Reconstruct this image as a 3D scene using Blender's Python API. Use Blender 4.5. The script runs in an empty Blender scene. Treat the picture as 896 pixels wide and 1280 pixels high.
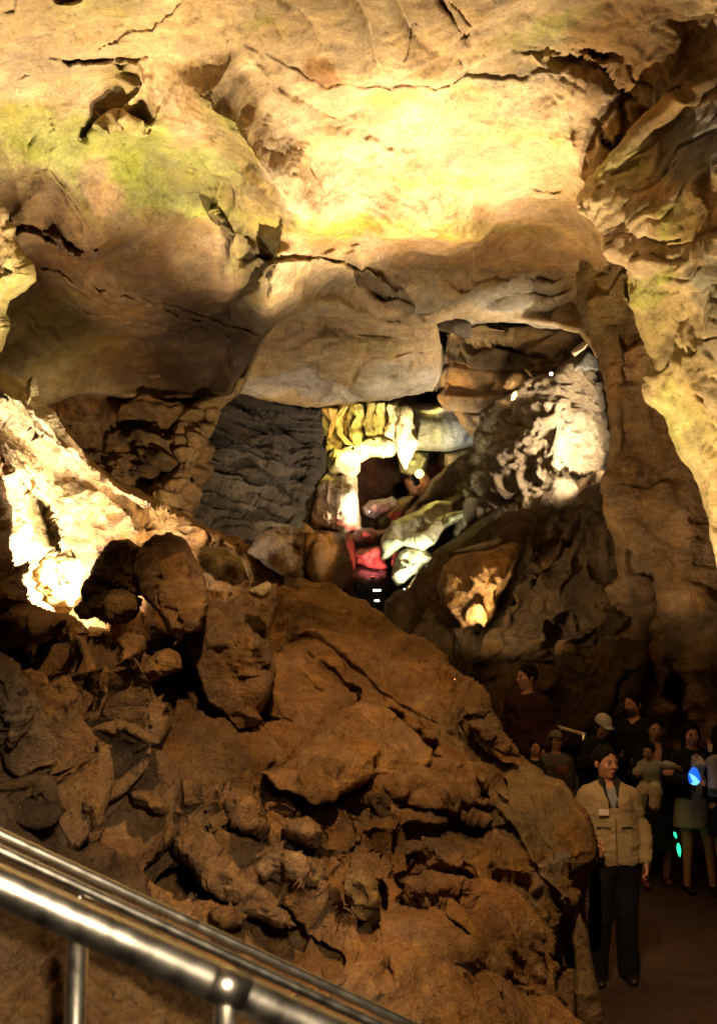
import bpy, bmesh, math, random
import numpy as np
from mathutils import Vector, Matrix
from mathutils.geometry import delaunay_2d_cdt

SC = bpy.context.scene
COL = SC.collection
rng = random.Random(7)

# ------------------------------------------------------------------ camera
F, CX, CY = 1300.0, 448.0, 640.0
CAM = np.array([0.0, 0.0, 2.2])
PITCH = math.atan((835 - 640) / F)
cd = bpy.data.cameras.new('camera'); cam = bpy.data.objects.new('camera', cd); COL.objects.link(cam)
cam.location = CAM; cam.rotation_euler = (math.pi / 2 + PITCH, 0, 0)
cd.sensor_fit = 'VERTICAL'; cd.sensor_height = 24.0; cd.lens = 24.0 * F / 1280.0
cd.clip_start = 0.05; cd.clip_end = 200
cd.dof.use_dof = True; cd.dof.focus_distance = 8.5; cd.dof.aperture_fstop = 2.6
SC.camera = cam

# ------------------------------------------------------------------ world, exposure
w = bpy.data.worlds.new('World'); SC.world = w; w.use_nodes = True
w.node_tree.nodes['Background'].inputs[0].default_value = (1.0, 0.58, 0.26, 1)
w.node_tree.nodes['Background'].inputs[1].default_value = 0.012
SC.view_settings.view_transform = 'Standard'; SC.view_settings.look = 'None'
SC.view_settings.exposure = 0.0; SC.view_settings.gamma = 1.0

# ------------------------------------------------------------------ pixel -> place
ct, st = math.cos(PITCH), math.sin(PITCH)
def P(px, py, d):
    x = (np.asarray(px, float) - CX) / F; y = (CY - np.asarray(py, float)) / F
    d = np.asarray(d, float)
    return np.stack([x * d + CAM[0] + 0 * y, (ct - y * st) * d + CAM[1] + 0 * x, (st + y * ct) * d + CAM[2] + 0 * x], -1)
def V(px, py, d): return Vector(P(px, py, d).tolist())

# ------------------------------------------------------------------ noise
def _h(ix, iy, iz, s=0):
    n = (ix.astype(np.int64) * 374761393 + iy.astype(np.int64) * 668265263 + iz.astype(np.int64) * 2147483647 + s * 1274126177) & 0xffffffff
    n = ((n ^ (n >> 13)) * 1274126177) & 0xffffffff
    n = ((n ^ (n >> 16)) * 2246822519) & 0xffffffff
    return ((n ^ (n >> 15)) & 0xffffff) / float(0xffffff)
def vnoise(p, s=0):
    i = np.floor(p); f = p - i; u = f * f * f * (f * (f * 6 - 15) + 10)
    x, y, z = i[..., 0], i[..., 1], i[..., 2]
    r = 0
    for a in (0, 1):
        wa = u[..., 0] if a else 1 - u[..., 0]
        for b in (0, 1):
            wb = u[..., 1] if b else 1 - u[..., 1]
            for c in (0, 1):
                wc = u[..., 2] if c else 1 - u[..., 2]
                r = r + wa * wb * wc * _h(x + a, y + b, z + c, s)
    return r * 2 - 1
def fbm(p, o=4, s=0, g=0.5):
    r, a = 0, 1.0
    for k in range(o):
        r = r + a * vnoise(p, s + k); p = p * 2.03 + 3.1; a *= g
    return r
def ridged(p, o=4, s=0):
    r, a = 0, 1.0
    for k in range(o):
        r = r + a * (1 - 2 * np.abs(vnoise(p, s + k))); p = p * 2.07 + 1.7; a *= 0.5
    return r * 0.6
def facet(p, s=0, sharp=14.0):
    b = np.floor(p - 0.5); num = 0; den = 0
    for a in (0, 1):
        for bb in (0, 1):
            for c in (0, 1):
                ix, iy, iz = b[..., 0] + a, b[..., 1] + bb, b[..., 2] + c
                q = [ix + 0.5 + .8 * (_h(ix, iy, iz, s + 1) - .5), iy + 0.5 + .8 * (_h(ix, iy, iz, s + 2) - .5), iz + 0.5 + .8 * (_h(ix, iy, iz, s + 3) - .5)]
                d = [p[..., k] - q[k] for k in range(3)]
                g = [_h(ix, iy, iz, s + 4 + k) * 2 - 1 for k in range(3)]
                v = d[0] * g[0] + d[1] * g[1] + d[2] * g[2] + .6 * (_h(ix, iy, iz, s + 9) - .5)
                wgt = np.exp(-sharp * (d[0] ** 2 + d[1] ** 2 + d[2] ** 2)) + 1e-9
                num = num + wgt * v; den = den + wgt
    return num / den
def cellular(p, s=0):
    i = np.floor(p); f1 = np.full(p.shape[:-1], 9.0); f2 = f1.copy()
    for a in (-1, 0, 1):
        for bb in (-1, 0, 1):
            for c in (-1, 0, 1):
                ix, iy, iz = i[..., 0] + a, i[..., 1] + bb, i[..., 2] + c
                d = np.sqrt((p[..., 0] - ix - _h(ix, iy, iz, s + 1)) ** 2 + (p[..., 1] - iy - _h(ix, iy, iz, s + 2)) ** 2 + (p[..., 2] - iz - _h(ix, iy, iz, s + 3)) ** 2)
                f2 = np.minimum(f2, np.maximum(f1, d)); f1 = np.minimum(f1, d)
    return f1, f2
def strata(p, lh, bw, s=0, tilt=(0.0, 0.0), sharp=0.12):
    """beds of height lh broken into blocks of width bw, each standing proud or back"""
    z = (p[..., 2] + tilt[0] * p[..., 0] + tilt[1] * p[..., 1] + .35 * lh * vnoise(p * 1.3, s)) / lh
    x = (p[..., 0] + p[..., 1] * .6 + .3 * bw * vnoise(p * 2.1, s + 5)) / bw
    iz = np.floor(z); fz = z - iz
    xx = x + _h(iz, iz * 0, iz * 0, s + 1) * 7; ix = np.floor(xx); fx = xx - ix
    v = _h(ix, iz, iz * 0, s + 2) - .5
    gap = np.minimum(np.minimum(fz, 1 - fz) * lh, np.minimum(fx, 1 - fx) * bw) / (sharp * lh)
    return v - .8 * np.clip(1 - gap, 0, 1) + .35 * (fz - .5) * (_h(ix, iz, iz, s + 3) - .2)

def terrace(v, edge=.14, round_=.35):
    """thin sheets lying one over the other: a smooth field cut into steps with crisp broken edges"""
    i = np.floor(v); f = v - i; t = np.clip((f - 1 + edge) / edge, 0, 1); t = t * t * (3 - 2 * t)
    return i + t + round_ * (f - t * 1.0) * .5
def beds(p, lh, s=0, tilt=(0, 0), chip=3.0, run=.9):
    """thin continuous beds whose faces are broken back by different amounts along their length"""
    z = (p[..., 2] + tilt[0] * p[..., 0] + tilt[1] * p[..., 1]) / lh + .9 * fbm(p * np.array([.35, .35, .8]), 2, s) + .12 * vnoise(p * 5, s + 2)
    i = np.floor(z); f = z - i; h = _h(i, i * 0, i * 0, s)
    u = np.stack([p[..., 0] * run, p[..., 1] * run, i * 7.31], -1)
    o = vnoise(u, s + 3) + .6 * vnoise(u * np.array([3.1, 3.1, 1]) + 4, s + 4)
    o = terrace(o * chip, .25, .3) / chip
    gap = np.clip(1 - np.minimum(f, 1 - f) / .14, 0, 1)
    return .8 * o + .5 * (h - .5) - .45 * gap * gap + .15 * (f - .5)
# ------------------------------------------------------------------ 2-d tools
def fractal(poly, rough=3.0, seg=7.0, seed=0, closed=True):
    out = []; n = len(poly); t = 0.0
    for i in range(n if closed else n - 1):
        a = np.array(poly[i], float); b = np.array(poly[(i + 1) % n], float)
        L = np.hypot(*(b - a)); k = max(1, int(L / seg)); nr = np.array([-(b - a)[1], (b - a)[0]]) / max(L, 1e-6)
        for j in range(k):
            u = j / k; p3 = np.array([(t + L * u) / 26.0, seed * 3.3, .5])
            o = fbm(p3[None, :], 3, 11)[0] * rough * min(1.0, 4 * u * (1 - u) + .35)
            out.append(tuple(a + (b - a) * u + nr * o))
        t += L
    if not closed: out.append(tuple(poly[-1]))
    return np.array(out)
def seg_dist(X, Y, poly, closed=True, R=1e9):
    """unsigned distance, nearest point and side to a polyline, exact only within R"""
    D = np.full(X.shape, 1e6); NX = X.copy(); NY = Y.copy(); S = np.zeros(X.shape)
    n = len(poly)
    for i in range(n if closed else n - 1):
        ax, ay = poly[i]; bx, by = poly[(i + 1) % n]
        m = (X > min(ax, bx) - R) & (X < max(ax, bx) + R) & (Y > min(ay, by) - R) & (Y < max(ay, by) + R)
        if not m.any(): continue
        x, y = X[m], Y[m]; dx, dy = bx - ax, by - ay; L2 = dx * dx + dy * dy + 1e-9
        t = np.clip(((x - ax) * dx + (y - ay) * dy) / L2, 0, 1); qx, qy = ax + t * dx, ay + t * dy
        d = np.hypot(x - qx, y - qy); o = D[m]; b = d < o
        idx = np.nonzero(m); sel = tuple(k[b] for k in idx)
        D[sel] = d[b]; NX[sel] = qx[b]; NY[sel] = qy[b]; S[sel] = np.sign(dx * (y - ay) - dy * (x - ax))[b]
    return D, NX, NY, S
def inside(X, Y, poly):
    r = np.zeros(X.shape, bool); n = len(poly)
    for i in range(n):
        x1, y1 = poly[i]; x2, y2 = poly[(i + 1) % n]
        if y1 == y2: continue
        c = (Y > min(y1, y2)) & (Y <= max(y1, y2))
        if not c.any(): continue
        xi = x1 + (Y[c] - y1) * (x2 - x1) / (y2 - y1)
        r[c] ^= X[c] < xi
    return r
def blur2(A, s):
    if s <= 0: return A
    k = int(3 * s) + 1; x = np.arange(-k, k + 1); g = np.exp(-x * x / (2 * s * s)); g /= g.sum()
    A = np.pad(A, k, mode='edge')
    A = np.apply_along_axis(lambda v: np.convolve(v, g, 'valid'), 0, A)
    return np.apply_along_axis(lambda v: np.convolve(v, g, 'valid'), 1, A)
def tin(X, Y, pts, edges=()):
    """planar facets between control points (px, py, depth); linear in 1/depth so every triangle is a true plane"""
    pts = [tuple(p) for p in pts]
    x0, x1, y0, y1 = X.min() - 40, X.max() + 40, Y.min() - 40, Y.max() + 40
    A = np.array(pts, float)
    for cx, cy in ((x0, y0), (x1, y0), (x0, y1), (x1, y1), ((x0 + x1) / 2, y0), ((x0 + x1) / 2, y1), (x0, (y0 + y1) / 2), (x1, (y0 + y1) / 2)):
        ww = 1 / ((A[:, 0] - cx) ** 2 + (A[:, 1] - cy) ** 2 + 1) ** 1.5
        pts.append((cx, cy, 1 / ((ww / A[:, 2]).sum() / ww.sum())))
    v2, _, tr, ov, _, _ = delaunay_2d_cdt([Vector(p[:2]) for p in pts], list(edges), [], 0, 1e-4)
    val = []
    for k, v in enumerate(v2):
        o = ov[k]
        val.append(1 / pts[o[0]][2] if o else 1 / A[np.argmin((A[:, 0] - v.x) ** 2 + (A[:, 1] - v.y) ** 2), 2])
    Z = np.full(X.shape, np.nan)
    for t in tr:
        (ax, ay), (bx, by), (cx, cy) = [tuple(v2[k]) for k in t]
        m = (X >= min(ax, bx, cx) - .01) & (X <= max(ax, bx, cx) + .01) & (Y >= min(ay, by, cy) - .01) & (Y <= max(ay, by, cy) + .01)
        if not m.any(): continue
        det = (by - cy) * (ax - cx) + (cx - bx) * (ay - cy)
        if abs(det) < 1e-9: continue
        x, y = X[m], Y[m]
        l1 = ((by - cy) * (x - cx) + (cx - bx) * (y - cy)) / det; l2 = ((cy - ay) * (x - cx) + (ax - cx) * (y - cy)) / det; l3 = 1 - l1 - l2
        ok = (l1 > -1e-6) & (l2 > -1e-6) & (l3 > -1e-6)
        z = l1 * val[t[0]] + l2 * val[t[1]] + l3 * val[t[2]]
        idx = np.nonzero(m); Z[tuple(k[ok] for k in idx)] = z[ok]
    Z[np.isnan(Z)] = np.nanmean(Z)
    return Z

# ------------------------------------------------------------------ mesh + object helpers
def mesh_obj(name, verts, faces, mat=None, parent=None, cols=None, smooth=True, loc=None):
    me = bpy.data.meshes.new(name)
    verts = np.asarray(verts, float)
    if loc is not None: verts = verts - np.asarray(loc)
    fa = faces
    if isinstance(faces, np.ndarray) and len(verts) > 200:
        n, k = fa.shape
        me.vertices.add(len(verts)); me.vertices.foreach_set('co', verts.astype(np.float32).ravel())
        me.loops.add(n * k); me.loops.foreach_set('vertex_index', fa.astype(np.int32).ravel())
        me.polygons.add(n); me.polygons.foreach_set('loop_start', (np.arange(n) * k).astype(np.int32))
        me.update(calc_edges=True)
    else:
        me.from_pydata([tuple(v) for v in verts], [], [tuple(int(i) for i in f) for f in faces]); me.update()
    if smooth: me.polygons.foreach_set('use_smooth', [True] * len(me.polygons))
    if cols is not None:
        at = me.color_attributes.new('Col', 'FLOAT_COLOR', 'POINT')
        c = np.ones((len(verts), 4), np.float32); c[:, :3] = cols
        at.data.foreach_set('color', c.ravel())
    o = bpy.data.objects.new(name, me); COL.objects.link(o)
    if mat: me.materials.append(mat)
    if parent: o.parent = parent
    if loc is not None: o.location = loc
    return o
def tag(o, label=None, cat=None, group=None, kind=None):
    if label: o['label'] = label
    if cat: o['category'] = cat
    if group: o['group'] = group
    if kind: o['kind'] = kind
    return o
def empty(name, loc, label=None, cat=None, group=None, rz=0):
    o = bpy.data.objects.new(name, None); COL.objects.link(o); o.location = loc; o.rotation_euler = (0, 0, rz)
    o.empty_display_size = .1
    return tag(o, label, cat, group)

# ------------------------------------------------------------------ materials
def rock_mat(name, bump=0.6, scale=1.0, rough=0.85, dirt=(.55, 1.25), streak=0.0, spec=0.25, fine=1.0, band=.16, spk=.4, crk=(1.25, 1.6)):
    m = bpy.data.materials.new(name); m.use_nodes = True; nt = m.node_tree; N = nt.nodes; L = nt.links
    bs = N['Principled BSDF']; bs.inputs['Specular IOR Level'].default_value = spec
    tc = N.new('ShaderNodeTexCoord'); at = N.new('ShaderNodeAttribute'); at.attribute_name = 'Col'
    def noise(s, det=6, dist=0.0, rg=.6, sc=(1, 1, 1)):
        mp = N.new('ShaderNodeMapping'); mp.inputs['Scale'].default_value = sc; L.new(tc.outputs['Object'], mp.inputs[0])
        n = N.new('ShaderNodeTexNoise'); n.inputs['Scale'].default_value = s * scale; n.inputs['Detail'].default_value = det
        n.inputs['Roughness'].default_value = rg; n.inputs['Distortion'].default_value = dist
        L.new(mp.outputs[0], n.inputs['Vector']); return n
    nb = noise(1.3, 7, 1.2, .62, (1.0, 1.0, 4.0)); nk = noise(2.6, 8, .5, .6); nk.noise_type = 'RIDGED_MULTIFRACTAL'
    n1 = noise(1.6, 8, .6); n2 = noise(9, 8, .3, .7); n3 = noise(45, 5, 0, .7)
    def ramp(src, a, b, lo, hi):
        r = N.new('ShaderNodeMapRange'); r.inputs[1].default_value = a; r.inputs[2].default_value = b; r.inputs[3].default_value = lo; r.inputs[4].default_value = hi
        L.new(src, r.inputs[0]); return r.outputs[0]
    def mul(a, b):
        x = N.new('ShaderNodeMath'); x.operation = 'MULTIPLY'; L.new(a, x.inputs[0]); L.new(b, x.inputs[1]); return x.outputs[0]
    def add(a, b, k=1.0):
        x = N.new('ShaderNodeMath'); x.operation = 'MULTIPLY_ADD'; L.new(b, x.inputs[0]); x.inputs[1].default_value = k; L.new(a, x.inputs[2]); return x.outputs[0]
    f = mul(ramp(n1.outputs[0], .3, .7, dirt[0], dirt[1]), ramp(n2.outputs[0], .32, .68, .72, 1.2))
    f = mul(f, ramp(n3.outputs[0], .3, .7, .74, 1.2)); f = mul(f, ramp(nb.outputs[0], .36, .64, 1 - band, 1 + band))
    nq = noise(22, 3, .2, .6); f = mul(f, ramp(nq.outputs[0], .60, .72, 1.0, 1 - spk))      # dark specks and pits
    f = mul(f, ramp(nk.outputs[0], crk[0], crk[1], 1.0, .45))                                # fine dark cracks
    if streak:
        n4 = noise(2.2, 5, .8, .6, (1.0, 1.0, 6.0)); f = mul(f, ramp(n4.outputs[0], .35, .65, 1 - streak, 1 + streak * .6))
    mx = N.new('ShaderNodeVectorMath'); mx.operation = 'SCALE'; L.new(at.outputs['Color'], mx.inputs[0]); L.new(f, mx.inputs['Scale'])
    # a little hue drift between warmer and greyer stone
    hs = N.new('ShaderNodeHueSaturation'); L.new(mx.outputs[0], hs.inputs['Color'])
    n5 = noise(3.1, 4, .4); L.new(ramp(n5.outputs[0], 0.3, .7, .85, 1.15), hs.inputs['Saturation']); 
    L.new(ramp(n2.outputs[0], .3, .7, .49, .51), hs.inputs['Hue'])
    L.new(hs.outputs[0], bs.inputs['Base Color'])
    L.new(ramp(n2.outputs[0], .3, .7, rough - .15, min(1, rough + .1)), bs.inputs['Roughness'])
    vo = N.new('ShaderNodeTexVoronoi'); vo.inputs['Scale'].default_value = 7 * scale; vo.feature = 'F1'
    wv = N.new('ShaderNodeVectorMath'); wv.operation = 'MULTIPLY_ADD'; L.new(n2.outputs['Color'], wv.inputs[0]); wv.inputs[1].default_value = (.35, .35, .35); L.new(tc.outputs['Object'], wv.inputs[2])
    L.new(wv.outputs[0], vo.inputs['Vector'])
    h = add(n2.outputs[0], n3.outputs[0], .5 * fine); h = add(h, vo.outputs['Distance'], .25); h = add(h, ramp(nk.outputs[0], crk[0] - .25, crk[1], 0, 1), -.5); h = add(h, ramp(nq.outputs[0], .58, .74, 0, 1), -.35 * fine); h = add(h, nb.outputs[0], .6)
    bp = N.new('ShaderNodeBump'); bp.inputs['Strength'].default_value = bump; bp.inputs['Distance'].default_value = .11 / scale
    L.new(h, bp.inputs['Height']); L.new(bp.outputs[0], bs.inputs['Normal'])
    return m
def plain(name, col, rough=.6, metal=0.0, emit=None, es=0.0, bump=0, bscale=60, spec=.4, var=.12):
    m = bpy.data.materials.new(name); m.use_nodes = True; nt = m.node_tree; N = nt.nodes; L = nt.links
    b = N['Principled BSDF']; b.inputs['Roughness'].default_value = rough; b.inputs['Metallic'].default_value = metal
    b.inputs['Specular IOR Level'].default_value = spec
    tc = N.new('ShaderNodeTexCoord'); n = N.new('ShaderNodeTexNoise'); n.inputs['Scale'].default_value = bscale; n.inputs['Detail'].default_value = 4
    L.new(tc.outputs['Object'], n.inputs['Vector'])
    r = N.new('ShaderNodeMapRange'); r.inputs[1].default_value = .3; r.inputs[2].default_value = .7; r.inputs[3].default_value = 1 - var; r.inputs[4].default_value = 1 + var
    L.new(n.outputs[0], r.inputs[0]); mx = N.new('ShaderNodeVectorMath'); mx.operation = 'SCALE'; mx.inputs[0].default_value = col
    L.new(r.outputs[0], mx.inputs['Scale']); L.new(mx.outputs[0], b.inputs['Base Color'])
    if emit: b.inputs['Emission Color'].default_value = (*emit, 1); b.inputs['Emission Strength'].default_value = es
    if bump:
        bp = N.new('ShaderNodeBump'); bp.inputs['Strength'].default_value = bump; bp.inputs['Distance'].default_value = .01
        L.new(n.outputs[0], bp.inputs['Height']); L.new(bp.outputs[0], b.inputs['Normal'])
    return m

# ------------------------------------------------------------------ the rock builder
def relief(name, outline, pts, mat, base, edges=(), step=2.0, blur=4.0, rim=(14, .8), disp=None, cracks=(), ledges=(), paint=(), rough=3.0, seed=0, parent=None, back=0.0, crk=1.0, carve=()):
    ol = fractal(outline, rough, 7.0, seed)
    x0, y0 = ol.min(0) - 2 * step; x1, y1 = ol.max(0) + 2 * step
    X, Y = np.meshgrid(np.arange(x0, x1, step), np.arange(y0, y1, step))
    m = inside(X, Y, ol); r = max(rim[0], 3 * step)
    D, NX, NY, _ = seg_dist(X, Y, ol, True, r + 3 * step)
    inv = tin(X, Y, pts, edges); inv = blur2(inv, blur / step)
    d = 1 / inv
    # wobble used to keep drawn lines from looking drawn
    wob = np.stack([X / 23., Y / 23., np.full(X.shape, seed + .3)], -1)
    wx, wy = X + 4 * fbm(wob, 3, 3), Y + 4 * fbm(wob + 9, 3, 4)
    for pl, h, wd in ledges:      # step: the side to the right of travel is h metres farther, easing out over wd px
        q, _, _, s = seg_dist(wx, wy, np.array(pl, float), False, wd * 1.2)
        side = np.clip(s * q / 2.0 * .5 + .5, 0, 1); fo = np.clip(1 - q / wd, 0, 1); fo = fo * fo * (3 - 2 * fo)
        # ends fade out
        e = np.minimum(np.hypot(wx - pl[0][0], wy - pl[0][1]), np.hypot(wx - pl[-1][0], wy - pl[-1][1]))
        d = d + h * side * fo * np.clip(e / 14.0, 0, 1)
    for pl, h, wd in carve:       # a seat cut round a stone that lies here
        q = seg_dist(wx, wy, np.array(pl, float), True, wd * 1.2)[0]
        d = d + h * np.where(inside(wx, wy, [tuple(t) for t in pl]), 1.0, np.clip(1 - q / wd, 0, 1))
    for pl, h, wd in cracks:
        q, _, _, _ = seg_dist(wx, wy, np.array(pl, float), False, wd * 3)
        e = np.minimum(np.hypot(wx - pl[0][0], wy - pl[0][1]), np.hypot(wx - pl[-1][0], wy - pl[-1][1]))
        d = d + crk * h * np.exp(-(q / (wd * (.75 if crk < 1 else 1))) ** 2) * np.clip(.3 + e / 20., 0, 1) * (.6 + .4 * (fbm(wob * 1.5, 2, 8) + .6))
    if rim[1]:
        u = np.clip(1 - D / r, 0, 1); u[~m] = 1; d = d + rim[1] * (1 - np.sqrt(np.clip(1 - u * u, 0, 1)))
    pos = P(X, Y, d)
    ps = P(X, Y, blur2(d, 3.0)); gx = np.gradient(ps, axis=1); gy = np.gradient(ps, axis=0)
    n = np.cross(gx, gy); n /= np.linalg.norm(n, axis=-1, keepdims=True) + 1e-9
    toc = CAM - pos; n *= np.sign((n * toc).sum(-1, keepdims=True) + 1e-9)
    edge_snap = (~m) & (D < 1.6 * step)
    Xs = np.where(edge_snap, NX, X); Ys = np.where(edge_snap, NY, Y)
    pos = P(Xs, Ys, d)
    if disp is not None:
        pos = pos + n * (disp(P(X, Y, d), X, Y) * np.where(m, .25 + .75 * np.clip(D / max(r, 12), 0, 1), .25))[..., None]
    keep = m | edge_snap
    idx = -np.ones(X.shape, int)
    cell = (m[:-1, :-1] | m[1:, :-1] | m[:-1, 1:] | m[1:, 1:]) & keep[:-1, :-1] & keep[1:, :-1] & keep[:-1, 1:] & keep[1:, 1:]
    used = np.zeros(X.shape, bool); used[:-1, :-1] |= cell; used[1:, :-1] |= cell; used[:-1, 1:] |= cell; used[1:, 1:] |= cell
    idx[used] = np.arange(used.sum())
    a, b_, c, dd = idx[:-1, :-1][cell], idx[:-1, 1:][cell], idx[1:, 1:][cell], idx[1:, :-1][cell]
    faces = np.stack([a, dd, c, b_], -1)
    # colours: stains, growth and some painted-in shade, with shapes of their own
    col = np.ones(X.shape + (3,)) * np.array(base)
    q1 = X + 9 * fbm(wob * .9 + 31, 4, 13); q2 = Y + 9 * fbm(wob * .9 + 57, 4, 17)
    for (cx, cy, rx, ry, ang, cc, k) in paint:
        ca, sa = math.cos(math.radians(ang)), math.sin(math.radians(ang))
        u = ((q1 - cx) * ca + (q2 - cy) * sa) / rx; v = (-(q1 - cx) * sa + (q2 - cy) * ca) / ry
        t = np.clip(1.35 - np.sqrt(u * u + v * v), 0, .7) / .7; t = (t * t * (3 - 2 * t) * k)[..., None]
        col = col * (1 - t) + np.array(cc) * t
    vs = pos[used]; cs = col[used]
    if back:      # close the stone with a far side so it has its own thickness
        nb = len(vs); bv = vs.copy(); cen = vs.mean(0); dirv = cen - CAM; dirv /= np.linalg.norm(dirv)
        dep = (vs - cen) @ dirv; mx = dep.max()
        bulge = np.clip(D[used] / max(r, 1), 0, 1)
        bv = vs + dirv * ((mx - dep) + .02 + back * np.sqrt(bulge) * (.8 + .3 * fbm(vs * 2, 2, 5)))[:, None]
        inner = used.copy()
        bnd = set()
        from collections import Counter
        e = np.sort(np.concatenate([faces[:, [0, 1]], faces[:, [1, 2]], faces[:, [2, 3]], faces[:, [3, 0]]]), axis=1)
        key = e[:, 0].astype(np.int64) * nb + e[:, 1]; uq, ct_ = np.unique(key, return_counts=True)
        be = uq[ct_ == 1]; b0, b1 = be // nb, be % nb
        side = np.stack([b0, b1, b1 + nb, b0 + nb], -1)
        faces = np.concatenate([faces, faces[:, ::-1] + nb, side]); vs = np.concatenate([vs, bv]); cs = np.concatenate([cs, cs])
    loc = vs.mean(0); loc[2] = vs[:, 2].min()
    if parent is not None: loc = None
    o = mesh_obj(name, vs, faces, mat, parent, cs, True, None if loc is None else loc)
    if back:
        bm = bmesh.new(); bm.from_mesh(o.data); bmesh.ops.recalc_face_normals(bm, faces=bm.faces); bm.to_mesh(o.data); bm.free()
        o.data.polygons.foreach_set('use_smooth', [True] * len(o.data.polygons))
    return o
# ================================================================== ROCK
TAN = (.50, .33, .17); PEACH = (.55, .35, .20); GREEN = (.30, .31, .06); LIME = (.38, .40, .10); OLIVE = (.21, .17, .06)
BROWN = (.24, .135, .06); RUST = (.34, .15, .05); DARK = (.09, .055, .03); GREY = (.32, .28, .22); CREAM = (.64, .50, .29)
SLATE = (.17, .17, .18); WARM = (.33, .185, .08)
M_CEIL = rock_mat('ceiling_stone', bump=.35, scale=.8, dirt=(.72, 1.16), streak=.12)
M_ROCK = rock_mat('brown_stone', bump=.8, scale=1.3, dirt=(.5, 1.3))
M_ROUGH = rock_mat('pitted_stone', bump=1.0, scale=2.0, dirt=(.6, 1.25), fine=1.4)
M_PALE = rock_mat('pale_flowstone', bump=.5, scale=1.5, rough=.6, dirt=(.75, 1.15), spec=.4)
M_SLATE = rock_mat('bedded_stone', bump=.7, scale=1.5, rough=.75, dirt=(.6, 1.3), spec=.35)
M_FLOOR = rock_mat('path_surface', bump=.3, scale=2.0, rough=.8, dirt=(.75, 1.2))
EXT = -220, 1120   # how far the masses run on past the frame

# ---- the main ceiling
def warp(p, a, f, s): return p + a * np.stack([fbm(p * f, 3, s), fbm(p * f + 5, 3, s + 1), fbm(p * f + 9, 3, s + 2)], -1)
def d_ceil(p, X, Y):
    r = .07 * fbm(p * .8, 3, 1) + .010 * fbm(p * 6, 3, 9)
    q = warp(p, .18, 1.2, 14)
    r = r + .030 * (terrace(1.6 * fbm(q * np.array([.42, .8, .5]), 3, 15) + .35 * q[..., 1], .07, .5) - .35 * q[..., 1])
    r = r + .014 * terrace(3.2 * fbm(q * np.array([.8, 1.6, .8]) + 7, 3, 16), .10, .4) + .022 * ridged(warp(p, .1, 2, 26) * np.array([1.3, 4.5, 3]), 4, 19)
    right = np.clip((X - 600) / 200, 0, 1) * np.clip(1.3 - Y / 260., 0, 1)
    r = r + right * (.05 * facet(p * 3.2, 21, 30) + .05 * ridged(warp(p, .2, 2, 24) * 2.2, 4, 4) + .05 * terrace(3 * fbm(p * 1.3, 3, 22), .15))
    sw = np.exp(-((X - 470) / 120.) ** 2 - ((Y - 25) / 62.) ** 2)      # swirling flow folds at the top middle
    ph = (X - Y * 1.1) / 13. + 2.2 * fbm(p * 1.1, 2, 6)
    r = r + sw * .10 * (np.abs(np.sin(ph * .5)) ** .6)
    low = np.clip((Y - 290) / 60, 0, 1) * np.clip((X - 330) / 100, 0, 1)
    return r + low * (.06 * terrace(2.4 * fbm(q * np.array([.5, 1.2, .8]) + 3, 3, 18), .08, .4) + .02 * ridged(p * np.array([1.2, 4, 4]), 3, 20))
CE = [(-220,-260,5.4),(200,-260,5.4),(500,-260,5.6),(800,-260,5.4),(1120,-260,4.8),
 (-220,0,6.0),(0,0,6.2),(150,0,6.3),(300,0,6.5),(430,0,6.9),(560,0,7.2),(700,0,7.4),(896,0,7.2),(1120,0,6.0),
 (0,100,7.2),(120,90,7.4),(200,85,7.3),(262,138,7.15),(300,70,7.1),(360,70,7.4),(450,92,7.9),(540,100,8.1),(610,80,8.2),(720,80,8.2),(820,60,7.7),(745,205,8.7),(805,145,8.15),(896,80,7.45),(1120,-40,6.2),(760,320,9.8),(1120,100,6.7),
 (300,168,7.35),(330,212,7.95),(362,250,8.5),(402,278,9.0),(480,294,9.5),(560,298,9.85),(236,165,7.75),(272,198,8.25),(303,238,8.8),(340,278,9.3),(385,303,9.8),(470,314,10.25),(560,318,10.6),
 (318,95,7.5),(335,140,7.95),(380,190,8.6),(450,200,9.0),(550,180,9.0),(640,170,8.9),(700,220,9.4),(600,240,9.6),(450,250,9.25),(400,130,8.3),(500,140,8.6),
 (-220,160,7.0),(0,170,7.7),(60,235,8.0),(110,310,8.6),(10,285,8.6),(160,190,8.15),(230,240,8.9),(290,290,9.3),(200,300,9.1),(340,330,9.3),
 (120,330,9.4),(60,330,9.6),(200,380,10.6),(300,395,11.3),(150,450,11.8),(250,490,12.6),(90,500,12.0),(330,412,11.2),(-220,300,8.6),(-220,520,9.6),
 (345,300,9.6),(420,320,10.6),(520,330,11.4),(640,320,11.4),(720,310,10.9),(820,320,10.2),(720,385,12.6),(560,400,12.6),(430,385,11.6),(380,388,11.2),(640,400,13.0),(560,340,11.6),
 (900,420,11.8),(1120,420,9.4)]
relief_pts = CE
ceil_ol = [(-220,-260),(1120,-260),(1120,520),(760,470),(723,416),(690,408),(640,404),(596,402),(560,402),(530,410),(440,398),(385,392),(345,402),(322,430),(300,470),(288,494),(255,502),(180,502),(110,496),(60,505),(-60,540),(-220,540)]
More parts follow.
